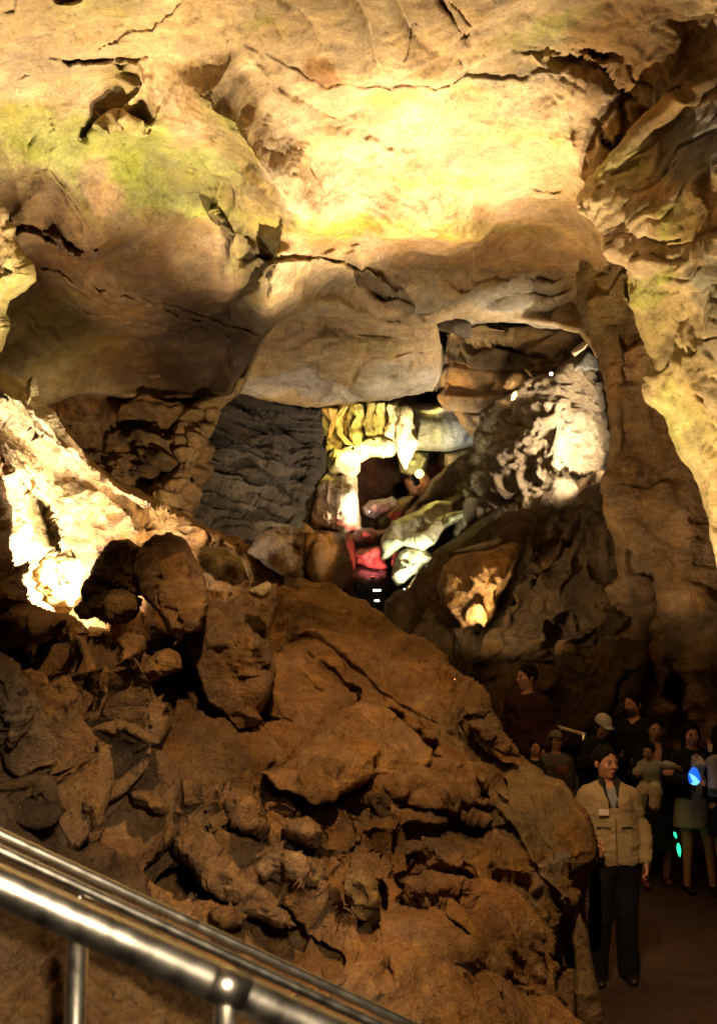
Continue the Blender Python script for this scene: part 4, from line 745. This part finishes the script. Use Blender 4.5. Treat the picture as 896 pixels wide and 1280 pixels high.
class Field:
    def __init__(s, lo, hi, vx):
        s.org = np.array(lo, float); s.vx = vx; n = np.ceil((np.array(hi) - s.org) / vx).astype(int) + 1
        s.g = [s.org[k] + np.arange(n[k]) * vx for k in range(3)]; s.f = np.full(tuple(n), 1.0)
    def box(s, lo, hi):
        r = []
        for k in range(3):
            a = np.searchsorted(s.g[k], lo[k]); b = np.searchsorted(s.g[k], hi[k]); r.append(slice(max(a, 0), max(b, a + 1)))
        q = tuple(r); return q, np.meshgrid(s.g[0][r[0]], s.g[1][r[1]], s.g[2][r[2]], indexing='ij')
    def mix(s, q, d, k, sub=False):
        o = s.f[q]
        if sub:
            d = -d; h = np.clip(.5 - .5 * (o - d) / k, 0, 1); s.f[q] = o * (1 - h) + d * h + k * h * (1 - h)
        else:
            h = np.clip(.5 + .5 * (o - d) / k, 0, 1); s.f[q] = o * (1 - h) + d * h - k * h * (1 - h)
    def cone(s, a, b, ra, rb, k=.02, sub=False, flat=(1, 1, 1)):
        a = np.array(a, float); b = np.array(b, float); m = max(ra, rb) * max(1 / min(flat), 1) + k * 2 + .02
        q, (X, Y, Z) = s.box(np.minimum(a, b) - m, np.maximum(a, b) + m)
        if X.size == 0: return
        ab = b - a; L = ab @ ab + 1e-9
        t = np.clip(((X - a[0]) * ab[0] + (Y - a[1]) * ab[1] + (Z - a[2]) * ab[2]) / L, 0, 1)
        d = np.sqrt(((X - a[0] - t * ab[0]) * flat[0]) ** 2 + ((Y - a[1] - t * ab[1]) * flat[1]) ** 2 + ((Z - a[2] - t * ab[2]) * flat[2]) ** 2) - (ra + (rb - ra) * t)
        s.mix(q, d, k, sub)
    def ell(s, c, r, k=.02, sub=False, rot=None):
        c = np.array(c, float); r = np.array(r, float); m = r.max() + k * 2 + .02
        q, (X, Y, Z) = s.box(c - m, c + m)
        if X.size == 0: return
        p = np.stack([X - c[0], Y - c[1], Z - c[2]], -1)
        if rot is not None: p = p @ rot
        n = np.sqrt(((p / r) ** 2).sum(-1)); s.mix(q, (n - 1) * r.min(), k, sub)
    def clip(s, fn):
        X, Y, Z = np.meshgrid(*s.g, indexing='ij'); s.f = np.maximum(s.f, fn(X, Y, Z))
    def mesh(s):
        s.f[0] = s.f[-1] = 1; s.f[:, 0] = s.f[:, -1] = 1; s.f[:, :, 0] = s.f[:, :, -1] = 1
        return surface_nets(s.f, s.org, s.vx)
def cloth_mat(name, c, r=.85): return plain(name, c, r, bump=.25, bscale=120, spec=.2)
SKINM = bpy.data.materials.new('skin'); SKINM.use_nodes = True
_b = SKINM.node_tree.nodes['Principled BSDF']; _a = SKINM.node_tree.nodes.new('ShaderNodeAttribute'); _a.attribute_name = 'Col'
SKINM.node_tree.links.new(_a.outputs['Color'], _b.inputs['Base Color']); _b.inputs['Roughness'].default_value = .55
_b.inputs['Subsurface Weight'].default_value = .1; _b.inputs['Subsurface Scale'].default_value = .01
M_HAIR = plain('hair', (.012, .007, .004), .8, bump=.8, bscale=140, spec=.1)
def face_rot(yaw, pitch=0, roll=0): return np.array((Matrix.Rotation(yaw, 3, 'Z') @ Matrix.Rotation(pitch, 3, 'X') @ Matrix.Rotation(roll, 3, 'Y')))
def person(name, loc, H, yaw, pose, look, lb, clothes, hair, group=None, skin=(.50,.25,.15), vx=.009, build=1.0, female=False):
    """pose: joints in metres for a 1.70 m body, x to the person's left, -y forward, z up. yaw 0 faces the camera."""
    S = H / 1.70
    J = dict(pel=(0, 0, .92), chest=(0, 0, 1.28), neck=(0, .01, 1.43), head=(0, -.01, 1.58),
             shL=(.16, 0, 1.345), shR=(-.16, 0, 1.345), elL=(.24, .02, 1.10), elR=(-.24, .02, 1.10), haL=(.25, -.05, .86), haR=(-.25, -.05, .86),
             hiL=(.09, 0, .90), hiR=(-.09, 0, .90), knL=(.10, -.01, .48), knR=(-.10, -.01, .48), anL=(.11, .02, .08), anR=(-.11, .02, .08))
    J.update({k: v for k, v in pose.items() if k in J}); J = {k: np.array(v, float) for k, v in J.items()}
    rp = random.Random(int(H * 1000) + int(loc[0] * 100)); sw = rp.choice((-1, 1)) * rp.uniform(.015, .03); bend = 'knL' if sw < 0 else 'knR'
    for k in ('pel', 'hiL', 'hiR'): J[k] = J[k] + [sw, 0, 0]
    if bend not in pose: J[bend] = J[bend] + [0, -.06, 0]; J['an' + bend[2]] = J['an' + bend[2]] + [.03 if bend == 'knL' else -.03, -.05, 0]
    for k in ('shL', 'elL'): J[k] = J[k] + [0, 0, -sw * .5]
    allp = np.array(list(J.values())); lo = allp.min(0) - .26; hi = allp.max(0) + .28; lo[2] = -.02
    R = face_rot(*look); hc = J['head']
    def hp(x, y, z): return hc + R @ np.array([x, y, z])
    root = empty(name, loc, lb, 'person', group, rz=yaw); root.scale = (S, S, S)
    B = build
    # -- body, one continuous surface
    f = Field(lo, hi, vx)
    f.cone(J['pel'], J['chest'], .125 * B, .13 * B, .05, flat=(.85, 1.15, 1)); f.cone(J['chest'], J['chest'] + [0, 0, .06], .13, .10, .05, flat=(.8, 1.2, 1))
    f.cone(J['neck'] + [0, .01, -.06], J['head'] + [0, .015, -.05], .058, .052, .03)
    for s in 'LR':
        f.cone(J['sh' + s], J['el' + s], .052 * B, .042, .04); f.cone(J['el' + s], J['ha' + s], .041, .027, .02)
        f.cone(J['neck'] + [0, .01, -.04], J['sh' + s], .045, .045, .03)
        f.cone(J['hi' + s], J['kn' + s], .085 * B, .055, .04); f.cone(J['kn' + s], J['an' + s], .052, .034, .02)
        an = J['an' + s]; f.cone(an + [0, .03, -.045], an + [0, -.13, -.055], .032, .024, .02)
    # head
    f.ell(hp(0, .012, .035), (.074, .092, .088), .02, rot=R); f.ell(hp(0, -.022, -.035), (.056, .062, .075), .025, rot=R)
    f.ell(hp(0, -.055, -.085), (.022, .02, .018), .02, rot=R)
    f.cone(hp(0, -.082, .012), hp(0, -.104, -.022), .008, .013, .008); f.ell(hp(0, -.094, -.028), (.017, .012, .009), .006, rot=R)
    for e in (1, -1):
        f.ell(hp(.030 * e, -.096, .008), (.017, .014, .011), .010, sub=True, rot=R); f.ell(hp(.030 * e, -.079, .007), (.014, .012, .010), .004, rot=R)
        f.ell(hp(.032 * e, -.082, .026), (.022, .010, .007), .01, rot=R)
        f.ell(hp(.078 * e, .015, -.005), (.010, .018, .030), .006, rot=R)
        f.ell(hp(.040 * e, -.060, -.025), (.022, .02, .022), .02, rot=R)
    f.ell(hp(0, -.089, -.054), (.024, .009, .0065), .006, rot=R); f.ell(hp(0, -.087, -.066), (.020, .009, .0065), .005, rot=R)
    # hands: palm, four fingers of different length, thumb from the side of the palm
    for s, sg in (('L', 1), ('R', -1)):
        h = J['ha' + s]; fo = h - J['el' + s]; fo /= np.linalg.norm(fo)
        hd = pose.get('hd' + s); hd = fo if hd is None else np.array(hd, float) / np.linalg.norm(hd)
        side = np.cross(hd, [sg, 0, .2]); side /= np.linalg.norm(side); nrm = np.cross(side, hd)
        f.ell(h + hd * .045, (.018, .038, .045), .012, rot=np.stack([nrm, side, hd], 1))
        cu = pose.get('curl' + s, .45)
        for k, (of, ln) in enumerate(((-.030, .062), (-.010, .072), (.010, .068), (.029, .054))):
            a = h + hd * .078 + side * of; b = a + hd * ln * .55 + nrm * ln * .2 * cu * -sg; c_ = b + hd * ln * .4 * (1 - cu) - nrm * ln * .45 * cu * sg
            f.cone(a, b, .0095, .0085, .004); f.cone(b, c_, .0085, .0075, .004)
        a = h + hd * .03 - side * .030; b = a + hd * .035 - side * .028; f.cone(a, b, .012, .010, .006); f.cone(b, b + hd * .03 - side * .004, .010, .0085, .004)
    v, fc = f.mesh()
    col = np.tile(np.array(skin, float), (len(v), 1)); q = (v - hc) @ R
    def dab(cx, cy, cz, rx, ry, rz, cc, k=1.0):
        t = np.clip(1.3 - np.sqrt(((q[:, 0] - cx) / rx) ** 2 + ((q[:, 1] - cy) / ry) ** 2 + ((q[:, 2] - cz) / rz) ** 2), 0, .5)[:, None] * 2 * k
        col[:] = col * (1 - t) + np.array(cc) * t
    for e in (1, -1):
        dab(.030 * e, -.09, .007, .014, .02, .007, (.35,.30,.27), .9); dab(.030 * e, -.092, .007, .006, .02, .007, (.02,.012,.01)); dab(.030 * e, -.09, .014, .017, .02, .0035, (.03,.018,.012), .9)
        dab(.031 * e, -.09, .029, .019, .02, .004, (.05,.028,.016), .85); dab(.04 * e, -.07, -.028, .02, .03, .02, (.52,.20,.13), .35)
    dab(0, -.095, -.060, .024, .02, .010, (.42,.10,.08), .9); dab(0, -.1, -.060, .022, .02, .002, (.12,.03,.02), .8)
    if pose.get('beard'): dab(0, -.05, -.09, .06, .06, .045, (.04,.022,.012), .9); dab(0, -.09, -.045, .03, .03, .006, (.05,.03,.02), .8)
    mesh_obj('body', v, fc, SKINM, root, col)
    # -- hair
    if hair:
        g = Field(hc - .24, hc + .24, .008)
        g.ell(hp(0, .024, .045), (.086 if hair == 'bun' else .088, .100, .094 if hair == 'bun' else .098), .01, rot=R); [g.ell(hp(.07 * q, .03, -.01), (.024, .045, .06), .02, rot=R) for q in (1, -1) if hair == 'long']
        g.ell(hp(0, -.085, -.035), (.066, .055, .088), .015, sub=True, rot=R); g.ell(hp(0, -.07, .0), (.070, .06, .05), .02, sub=True, rot=R)
        if hair == 'long': g.cone(hp(.05, .05, 0), hp(.06, .06, -.16), .045, .035, .03); g.cone(hp(-.05, .05, 0), hp(-.06, .06, -.16), .045, .035, .03); g.cone(hp(0, .07, 0), hp(0, .08, -.17), .05, .05, .03)
        if hair == 'bun': g.ell(hp(0, .12, .05), (.04, .035, .04), .02, rot=R)
        if hair == 'short': g.clip(lambda X, Y, Z: -((np.stack([X, Y, Z], -1) - hc) @ R)[..., 2] - .045)
        hv, hf = g.mesh(); nz = fbm(hv * np.array([60, 60, 12.]), 2, 3)[:, None] * .0025
        mesh_obj('hair', hv + nz * (hv - hc) / .09, hf, M_HAIR, root)
    # -- clothes
    def fold(v, am=.016): return v + (am * (ridged(v * np.array([6, 6, 9.]) + H + .3 * fbm(v * 5, 2, 1)[:, None], 3, 5) - .3))[:, None] * (v - np.array([J['pel'][0], J['pel'][1], 0])) * np.array([.5, 1, 0]) / .15
    for cl in clothes:
        t, m = cl['kind'], cl['mat']; g = Field(lo, hi, vx); e = cl.get('ease', .018)
        if t == 'top':
            hem = cl.get('hem', .88)
            g.cone(J['pel'] + [0, 0, .0], J['chest'], (.125 + e + cl.get('belly', 0)) * B, (.132 + e) * B, .05, flat=(.82, 1.1, 1)); g.cone(J['chest'], J['chest'] + [0, 0, .04], .12 + e, .10 + e, .04, flat=(.85, 1.25, 1))
            if female: 
                for sx in (.07, -.07): g.ell(J['chest'] + [sx, -.10, -.01], (.065, .05, .06), .04)
            for s in 'LR':
                g.cone(J['neck'] + [0, .01, -.045], J['sh' + s] + [0, 0, -.01], .045 + e, .045 + e, .03)
                ea = J['el' + s]; wr = J['ha' + s] - (J['ha' + s] - ea) * .06
                if cl.get('sleeve', 'long') == 'long': g.cone(J['sh' + s], ea, (.048 + e * .5) * B, .044 + e * .6, .03); g.cone(ea, wr, .044 + e, .032 + e * .8, .02)
                elif cl['sleeve'] == 'short': g.cone(J['sh' + s], J['sh' + s] + (ea - J['sh' + s]) * .6, (.052 + e) * B, .048 + e, .04)
            if cl.get('skirt'): g.cone(J['pel'], J['pel'] + [0, 0, -cl['skirt']], .15 + e, .19 + e, .06, flat=(.85, 1.1, 1)); hem = J['pel'][2] - cl['skirt']
            nk = J['neck']; vd = cl.get('vneck', 0.0)
            g.ell(nk + [0, -.03, .06], (.075, .085, .09), .008, sub=True)
            if vd: g.cone(nk + [0, -.12, .03], nk + [0, -.15, -vd], .085, .03, .006, sub=True)
            if cl.get('open'): g.cone(nk + [0, -.15, 0], J['pel'] + [0, -.2, -.1], .06, .10, .01, sub=True)
            g.clip(lambda X, Y, Z: hem - Z + .008 * np.sin(X * 30))
        elif t == 'trousers':
            g.cone(J['pel'] + [0, 0, .03], J['pel'] + [0, 0, -.06], .132 * B, .135 * B, .04, flat=(.85, 1.1, 1))
            for s in 'LR': g.cone(J['hi' + s], J['kn' + s], (.088 + e * .6) * B, .066 + e, .04); g.cone(J['kn' + s], J['an' + s] + [0, 0, -.02], .064 + e, .062 + e, .03)
            g.clip(lambda X, Y, Z: .045 - Z)
        elif t == 'skirt':
            g.cone(J['pel'] + [0, 0, .06], J['pel'] + [0, 0, -cl['length']], .135 * B, .17 * B, .04, flat=(.82, 1.1, 1)); hem = J['pel'][2] - cl['length']
            g.clip(lambda X, Y, Z: np.maximum(hem - Z, Z - J['pel'][2] - .09))
        elif t == 'shoes':
            for s in 'LR':
                g = Field(lo, hi, vx)
                an = J['an' + s]; g.cone(an + [0, .035, -.05], an + [0, -.15, -.058], .042, .034, .02, flat=(1, 1, 1.15)); g.cone(an + [0, .02, .01], an + [0, .03, -.04], .045, .045, .02) if cl.get('boot') else None
                g.clip(lambda X, Y, Z: -Z); cv, cf = g.mesh(); mesh_obj('shoe', cv, cf, m, root)
            continue
        elif t == 'cap':
            g.ell(hp(0, .018, .06), (.095, .112, .092), .01, rot=R); g.ell(hp(0, -.12, .055), (.065, .06, .010), .01, rot=R)
            g.clip(lambda X, Y, Z: .045 - ((np.stack([X, Y, Z], -1) - hc) @ R)[..., 2])
        elif t == 'collar':
            g.cone(nk_ := J['neck'] + [0, .0, -.02], nk_ + [0, 0, .05], .078, .072, .01); g.cone(J['neck'] + [0, .0, -.1], J['neck'] + [0, 0, .1], .060, .060, .005, sub=True)
            g.cone(J['neck'] + [0, -.10, .03], J['neck'] + [0, -.16, -.14], .055, .02, .006, sub=True)
            for sx in (1, -1): g.cone(J['neck'] + [.062 * sx, -.055, .015], J['neck'] + [.028 * sx, -.165, -.16], .022, .014, .01)
        cv, cf = g.mesh()
        if len(cv) == 0: continue
        mesh_obj(cl['name'], fold(cv) if t in ('top', 'trousers', 'skirt') else cv, cf, m, root)
    return root
def ground(px, py, d): p = P(px, py, d); return (float(p[0]), float(p[1]), float(floor_h(p[0], p[1])))
BLK = cloth_mat('black_cloth', (.012,.012,.014)); NAVY = cloth_mat('dark_trouser_cloth', (.006,.006,.007)); TANJ = cloth_mat('tan_jacket_cloth', (.34,.25,.14)); MAR = cloth_mat('maroon_cloth', (.035,.010,.010))
GRYH = cloth_mat('grey_hoodie_cloth', (.10,.08,.08)); WHT = cloth_mat('white_cloth', (.55,.52,.48)); KHK = cloth_mat('pale_skirt_cloth', (.36,.31,.22)); SHOE = plain('shoe_leather', (.012,.010,.010), .4); BLUEG = cloth_mat('grey_blue_shirt_cloth', (.22,.23,.26))
COLR = cloth_mat('dark_collar_cloth', (.03,.022,.018)); LTS = cloth_mat('pale_grey_sleeve_cloth', (.30,.30,.29))
# guide
g = person('person', ground(768, 1228, 7.4), 1.63, 0.0, dict(elL=(.25,.03,1.11), haL=(.25,-.04,.87), elR=(-.25,.06,1.11), haR=(-.15,-.12,1.0), head=(-.015,-.02,1.575), curlL=.6), (.42, 0, .04),
  'woman in a tan zip jacket with white name tag standing by the rock edge', [
  dict(kind='top', name='jacket', mat=TANJ, ease=.027, hem=.84, belly=.01, vneck=.14), dict(kind='collar', name='collar', mat=COLR), dict(kind='top', name='shirt', mat=BLUEG, ease=.008, hem=1.0, vneck=.05, sleeve='none'),
  dict(kind='trousers', name='trousers', mat=NAVY), dict(kind='shoes', name='shoes', mat=SHOE, boot=True)], 'bun', 'visitors and guide on the path', build=1.05, female=True, vx=.0075)
def box_mesh(name, size, loc, mat, parent, rot=(0, 0, 0), bev=.15):
    bm = bmesh.new(); bmesh.ops.create_cube(bm, size=1)
    for v in bm.verts: v.co = Vector((v.co.x * size[0], v.co.y * size[1], v.co.z * size[2]))
    bmesh.ops.bevel(bm, geom=list(bm.edges), offset=min(size) * bev, segments=2, profile=.5, affect='EDGES')
    me = bpy.data.meshes.new(name); bm.to_mesh(me); bm.free(); me.materials.append(mat)
    o = bpy.data.objects.new(name, me); COL.objects.link(o); o.location = loc; o.rotation_euler = rot
    if parent: o.parent = parent
    return o
M_TAG = plain('white_card', (.75,.66,.55), .5); M_ZIP = plain('zip_metal', (.12,.09,.05), .5)
box_mesh('name_tag', (.075,.008,.045), (-.082,-.185,1.235), M_TAG, g, (.12,0,-.12))
box_mesh('zip', (.008,.008,.34), (0,-.205,1.02), M_ZIP, g, (-.03,0,0))
for sx in (-1, 1): box_mesh('pocket_flap', (.10,.007,.012), (.09 * sx,-.192,1.155), TANJ, g, (0,0,.35*sx))
GR = 'visitors and guide on the path'
person('person', ground(664, 1100, 10.6), 1.84, -.5, dict(haL=(.22,-.16,.92), haR=(-.26,-.10,.88)), (-.65, 0, 0), 'tall man in a maroon sweater behind the two children', [dict(kind='top', name='sweater', mat=MAR, ease=.03, belly=.02, hem=.85), dict(kind='trousers', name='trousers', mat=NAVY), dict(kind='shoes', name='shoes', mat=SHOE)], 'short', GR, vx=.011, build=1.1)
for (px, hh, ya, lo_, m_, lb_, cap) in ((672, 1.17, 0, (.1,0,0), BLK, 'smaller child in dark clothes standing in front of the man in maroon', False), (699, 1.24, .15, (0,-.1,0), GRYH, 'child in a grey hooded top with a faded pink print and a pale cap', True)):
    k = person('person', ground(px, 1090, 10.1), hh, ya, dict(head=(0,-.01,1.60)), lo_, lb_, [dict(kind='top', name='top', mat=m_, ease=.03, belly=.01), dict(kind='trousers', name='trousers', mat=NAVY), dict(kind='shoes', name='shoes', mat=SHOE)] + ([dict(kind='cap', name='cap', mat=cloth_mat('cap_cloth', (.16,.14,.12)))] if cap else []), 'short', GR, vx=.013, build=1.15)
    if cap:
        box_mesh('chest_print', (.15,.01,.10), (0,-.215,1.25), plain('pink_print', (.28,.09,.09), .8), k, (.1,0,0))
person('person', ground(757, 1100, 10.9), 1.60, .15, dict(head=(0,-.07,1.55), elR=(-.25,-.03,1.14), haR=(-.06,-.24,1.20), elL=(.25,-.03,1.12), haL=(.08,-.24,1.20)), (.1, .45, 0), 'person in a black coat and white cap looking down at their hands', [dict(kind='top', name='coat', mat=BLK, ease=.04, hem=.7), dict(kind='trousers', name='trousers', mat=NAVY), dict(kind='shoes', name='shoes', mat=SHOE), dict(kind='cap', name='cap', mat=WHT)], 'short', GR, vx=.011)
person('person', ground(800, 1100, 11.0), 1.82, -.55, dict(beard=True, haR=(-.10,-.2,1.08), haL=(.12,-.2,1.06)), (-.55, .1, 0), 'bearded man in a black shirt turned to the left', [dict(kind='top', name='shirt', mat=BLK, ease=.025, hem=.85, vneck=.05), dict(kind='trousers', name='trousers', mat=NAVY), dict(kind='shoes', name='shoes', mat=SHOE)], 'short', GR, vx=.011, build=1.08)
person('person', ground(826, 1108, 10.4), 1.63, -.1, dict(elR=(-.25,-.04,1.12), haR=(.02,-.27,1.16), elL=(.25,-.04,1.10), haL=(-.04,-.27,1.06), anR=(-.14,.0,.08), anL=(.08,.12,.08)), (0, .05, 0), 'dark haired woman in a low necked black dress carrying a baby', [dict(kind='top', name='dress', mat=BLK, ease=.018, vneck=.17, skirt=.55), dict(kind='shoes', name='shoes', mat=plain('red_brown_shoe', (.16,.05,.03), .4))], 'bun', GR, vx=.010, female=True)
bb = ground(826, 1108, 10.4)
person('person', (2.74, 10.04, .36), 1.14, -.45, dict(pel=(.03,0,1.16), chest=(0,0,1.34), neck=(0,.01,1.45), head=(0,-.04,1.58), shL=(.12,0,1.39), shR=(-.12,0,1.39), elL=(.24,-.08,1.40), haL=(.36,-.14,1.40), elR=(-.17,-.06,1.30), haR=(-.14,-.2,1.28),
  hiL=(.09,0,1.13), hiR=(-.05,0,1.13), knL=(.10,-.16,1.06), knR=(-.10,-.16,1.04), anL=(.08,-.18,.90), anR=(-.12,-.17,.88)), (-.2, .1, 0), 'baby in a pale grey top held against the woman in black', [dict(kind='top', name='romper', mat=LTS, ease=.02, hem=1.1), dict(kind='trousers', name='leggings', mat=cloth_mat('cream_cloth', (.5,.42,.28)), ease=.02)], 'short', GR, vx=.013, build=.78)
wr = person('person', ground(873, 1120, 10.2), 1.63, .1, dict(elR=(-.26,-.05,1.13), haR=(-.10,-.27,1.12), elL=(.25,-.10,1.16), haL=(.10,-.20,1.40), hdL=(0,-.05,1), head=(-.01,-.02,1.57)), (-.15, .12, 0), 'woman in a pale short skirt and black cardigan holding a glowing blue light', [dict(kind='top', name='blouse', mat=WHT, ease=.008, sleeve='none', vneck=.10), dict(kind='top', name='cardigan', mat=BLK, ease=.028, hem=.93, open=True), dict(kind='skirt', name='skirt', mat=KHK, length=.28), dict(kind='shoes', name='shoes', mat=SHOE)], 'long', GR, vx=.010, female=True)
person('person', ground(912, 1112, 10.0), 1.62, .5, dict(elR=(-.25,-.10,1.12), haR=(-.12,-.28,1.10)), (.5, .1, 0), 'person in a pale grey top and black skirt cut off by the right edge', [dict(kind='top', name='top', mat=LTS, ease=.02, hem=1.0), dict(kind='skirt', name='skirt', mat=BLK, length=.3), dict(kind='shoes', name='shoes', mat=SHOE)], 'long', GR, vx=.012)
# ================================================================== SMALL THINGS
def tube(name, pts, r, mat, parent=None, n=24, cap=True):
    pts = [Vector(p) for p in pts]; vs = []; K = len(pts)
    for i, c in enumerate(pts):
        t = (pts[min(i + 1, K - 1)] - pts[max(i - 1, 0)]).normalized(); a = t.orthogonal().normalized(); b = t.cross(a)
        a = (Vector((0, 0, 1)) - t * t.z).normalized() if abs(t.z) < .95 else a; b = t.cross(a)
        rr = r[i] if isinstance(r, (list, tuple)) else r
        for j in range(n): an = 2 * math.pi * j / n; vs.append(c + a * rr * math.cos(an) + b * rr * math.sin(an))
    fs = [(i * n + j, i * n + (j + 1) % n, (i + 1) * n + (j + 1) % n, (i + 1) * n + j) for i in range(K - 1) for j in range(n)]
    if cap: fs += [tuple(range(n))[::-1], tuple(range((K - 1) * n, K * n))]
    return mesh_obj(name, vs, fs, mat, parent)
M_STEEL = bpy.data.materials.new('brushed_steel'); M_STEEL.use_nodes = True
nt = M_STEEL.node_tree; b_ = nt.nodes['Principled BSDF']; b_.inputs['Metallic'].default_value = 1; b_.inputs['Base Color'].default_value = (.80,.75,.66,1)
n_ = nt.nodes.new('ShaderNodeTexNoise'); tc_ = nt.nodes.new('ShaderNodeTexCoord'); n_.inputs['Scale'].default_value = 30; n_.inputs['Detail'].default_value = 6; nt.links.new(tc_.outputs['Object'], n_.inputs['Vector'])
r_ = nt.nodes.new('ShaderNodeMapRange'); r_.inputs[1].default_value = .3; r_.inputs[2].default_value = .7; r_.inputs[3].default_value = .26; r_.inputs[4].default_value = .40; nt.links.new(n_.outputs[0], r_.inputs[0]); nt.links.new(r_.outputs[0], b_.inputs['Roughness'])
def lerp_pts(a, b, k=12): return [a.lerp(b, i / (k - 1)) for i in range(k)]
# near rail
A, Bp = V(-160, 1036, 1.42), V(620, 1385, 1.62)
root = empty('stair_railing', (A + Bp) / 2, 'thick steel handrail nearest the camera with a short upright post', 'railing', 'steel stair railings')
def rel(o, root): o.parent = root; o.matrix_parent_inverse = Matrix.Translation(-root.location); return o
rel(tube('handrail', lerp_pts(A, Bp, 30), .0275, M_STEEL), root)
t0 = (255 + 160) / 780.; top = A.lerp(Bp, .535); 
rel(tube('post', [top + Vector((0, 0, -.01)), top + Vector((0, 0, -1.1))], .017, M_STEEL), root)
rel(tube('collar', [top + (Bp - A).normalized() * -.03, top + (Bp - A).normalized() * .03], .0282, M_STEEL), root)
# far rail: two thin bars and a thick post
A2, B2 = V(-160, 968, 2.3), V(640, 1340, 2.75)
root = empty('stair_railing', (A2 + B2) / 2, 'thinner pair of parallel steel rails on the far side of the stairs', 'railing', 'steel stair railings')
rel(tube('rail', lerp_pts(A2, B2, 30), .013, M_STEEL), root)
rel(tube('rail', lerp_pts(A2 + Vector((0, -.03, -.026)), B2 + Vector((0, -.03, -.028)), 30), .013, M_STEEL), root)
pt = V(101, 1100, 2.42)
rel(tube('post', [pt + Vector((0, 0, -.07)), pt + Vector((0, 0, -1.3))], .024, M_STEEL), root)
rel(tube('bracket', [pt + Vector((0, 0, -.08)), pt + Vector((0, 0, -.01))], .007, M_STEEL), root)
rel(tube('bracket_plate', [pt + Vector((-.025, 0, -.012)), pt + Vector((.025, 0, -.022))], .005, M_STEEL), root)
# white handrail behind the children
r0 = empty('handrail', V(712, 915, 11.3), 'short white handrail behind the children', 'railing')
rel(tube('rail', lerp_pts(V(690, 907, 11.3), V(732, 919, 11.2), 6), .022, plain('white_painted_metal', (.75,.62,.48), .4), None), r0)
rel(tube('post', [V(694, 909, 11.3), V(694, 990, 11.3)], .02, M_STEEL), r0)
rel(tube('post', [V(729, 918, 11.2), V(729, 1000, 11.2)], .02, M_STEEL), r0)
# glowing toy held by the woman in the skirt
M_BLUE = plain('blue_glow', (.05,.25,.8), .3, 0, (.01,.16,1.0), .9); M_CYAN = plain('pale_cyan_glow', (.3,.7,.9), .3, 0, (.18,.62,1.0), 1.4)
bp_ = V(867, 970, 9.9)
root = empty('glowing_toy', bp_, 'bright blue glowing light held in the hands of the woman in the pale skirt', 'toy light')
bm = bmesh.new(); bmesh.ops.create_icosphere(bm, subdivisions=4, radius=1)
for v in bm.verts:
    z = v.co.z; r = .052 * (1.0 - .25 * z) * (1 + .08 * math.sin(9 * math.atan2(v.co.y, v.co.x) + 5 * z)); v.co = Vector((v.co.x * r, v.co.y * r, z * .085))
me = bpy.data.meshes.new('shade'); bm.to_mesh(me); bm.free(); me.materials.append(M_BLUE); me.materials.append(M_CYAN)
for p_ in me.polygons: p_.use_smooth = True; p_.material_index = 1 if p_.center.z + .045 * math.sin(p_.center.x * 60 + p_.center.z * 40) < -.02 else 0
s_ = bpy.data.objects.new('shade', me); COL.objects.link(s_); s_.parent = root
rel(tube('grip', [bp_ + Vector((0, 0, -.07)), bp_ + Vector((0, 0, -.13))], .015, plain('toy_grip', (.05,.05,.06), .4)), root)
M_GRN = plain('green_glow', (.1,.8,.4), .3, 0, (.02,.75,.30), 2.2)
for (a, b, rr, lb) in (((842,1040,10.0), (845,1048,10.0), .014, 'upper short green glow stick hanging below the pale skirt'), ((847,1054,10.0), (849,1071,10.0), .019, 'lower longer green glow stick hanging below the pale skirt')):
    a_, b2 = V(*a), V(*b); pts = lerp_pts(a_, b2, 7)
    o = tube('glow_stick', pts, [rr * .3, rr * .8, rr, rr, rr * .9, rr * .6, rr * .2], M_GRN, None, 12); tag(o, lb, 'glow stick', 'green glow sticks')
hp_ = V(887, 935, 9.9)
o = box_mesh('white_card', (.035,.01,.07), hp_, plain('white_card_paper', (.8,.75,.65), .5), None, (0,.1,0)); tag(o, 'small white card held up in the raised hand at the right', 'card')
# twin white lamps below the red rocks
for (x, y, lb) in ((471, 738, 'upper small white bar lamp under the dark blue block'), (471, 751, 'lower small white lamp with a warm core under the dark blue block')):
    c = V(x, y, 14.0)
    root = empty('bar_lamp', c, lb, 'lamp', 'twin white lamps in the gully')
    box_mesh('housing', (.12,.06,.035), (0,.02,0), M_HOUS, root); box_mesh('lens', (.10 if y < 745 else .06,.012,.022), (0,-.02,0), plain('white_lens_glow', (.9,.9,.9), .3, 0, (1,.85,.6), 10), root)
c = V(688, 468, 13.2); root = empty('spot_lamp', c, 'tiny round white lamp among the dark rocks left of the mound top', 'lamp')
box_mesh('lens', (.04,.012,.04), (0,-.03,0), plain('tiny_lens_glow', (.9,.9,.9), .3, 0, (1,.85,.45), 3), root, bev=.4); box_mesh('housing', (.06,.05,.06), (0,.01,0), M_HOUS, root)
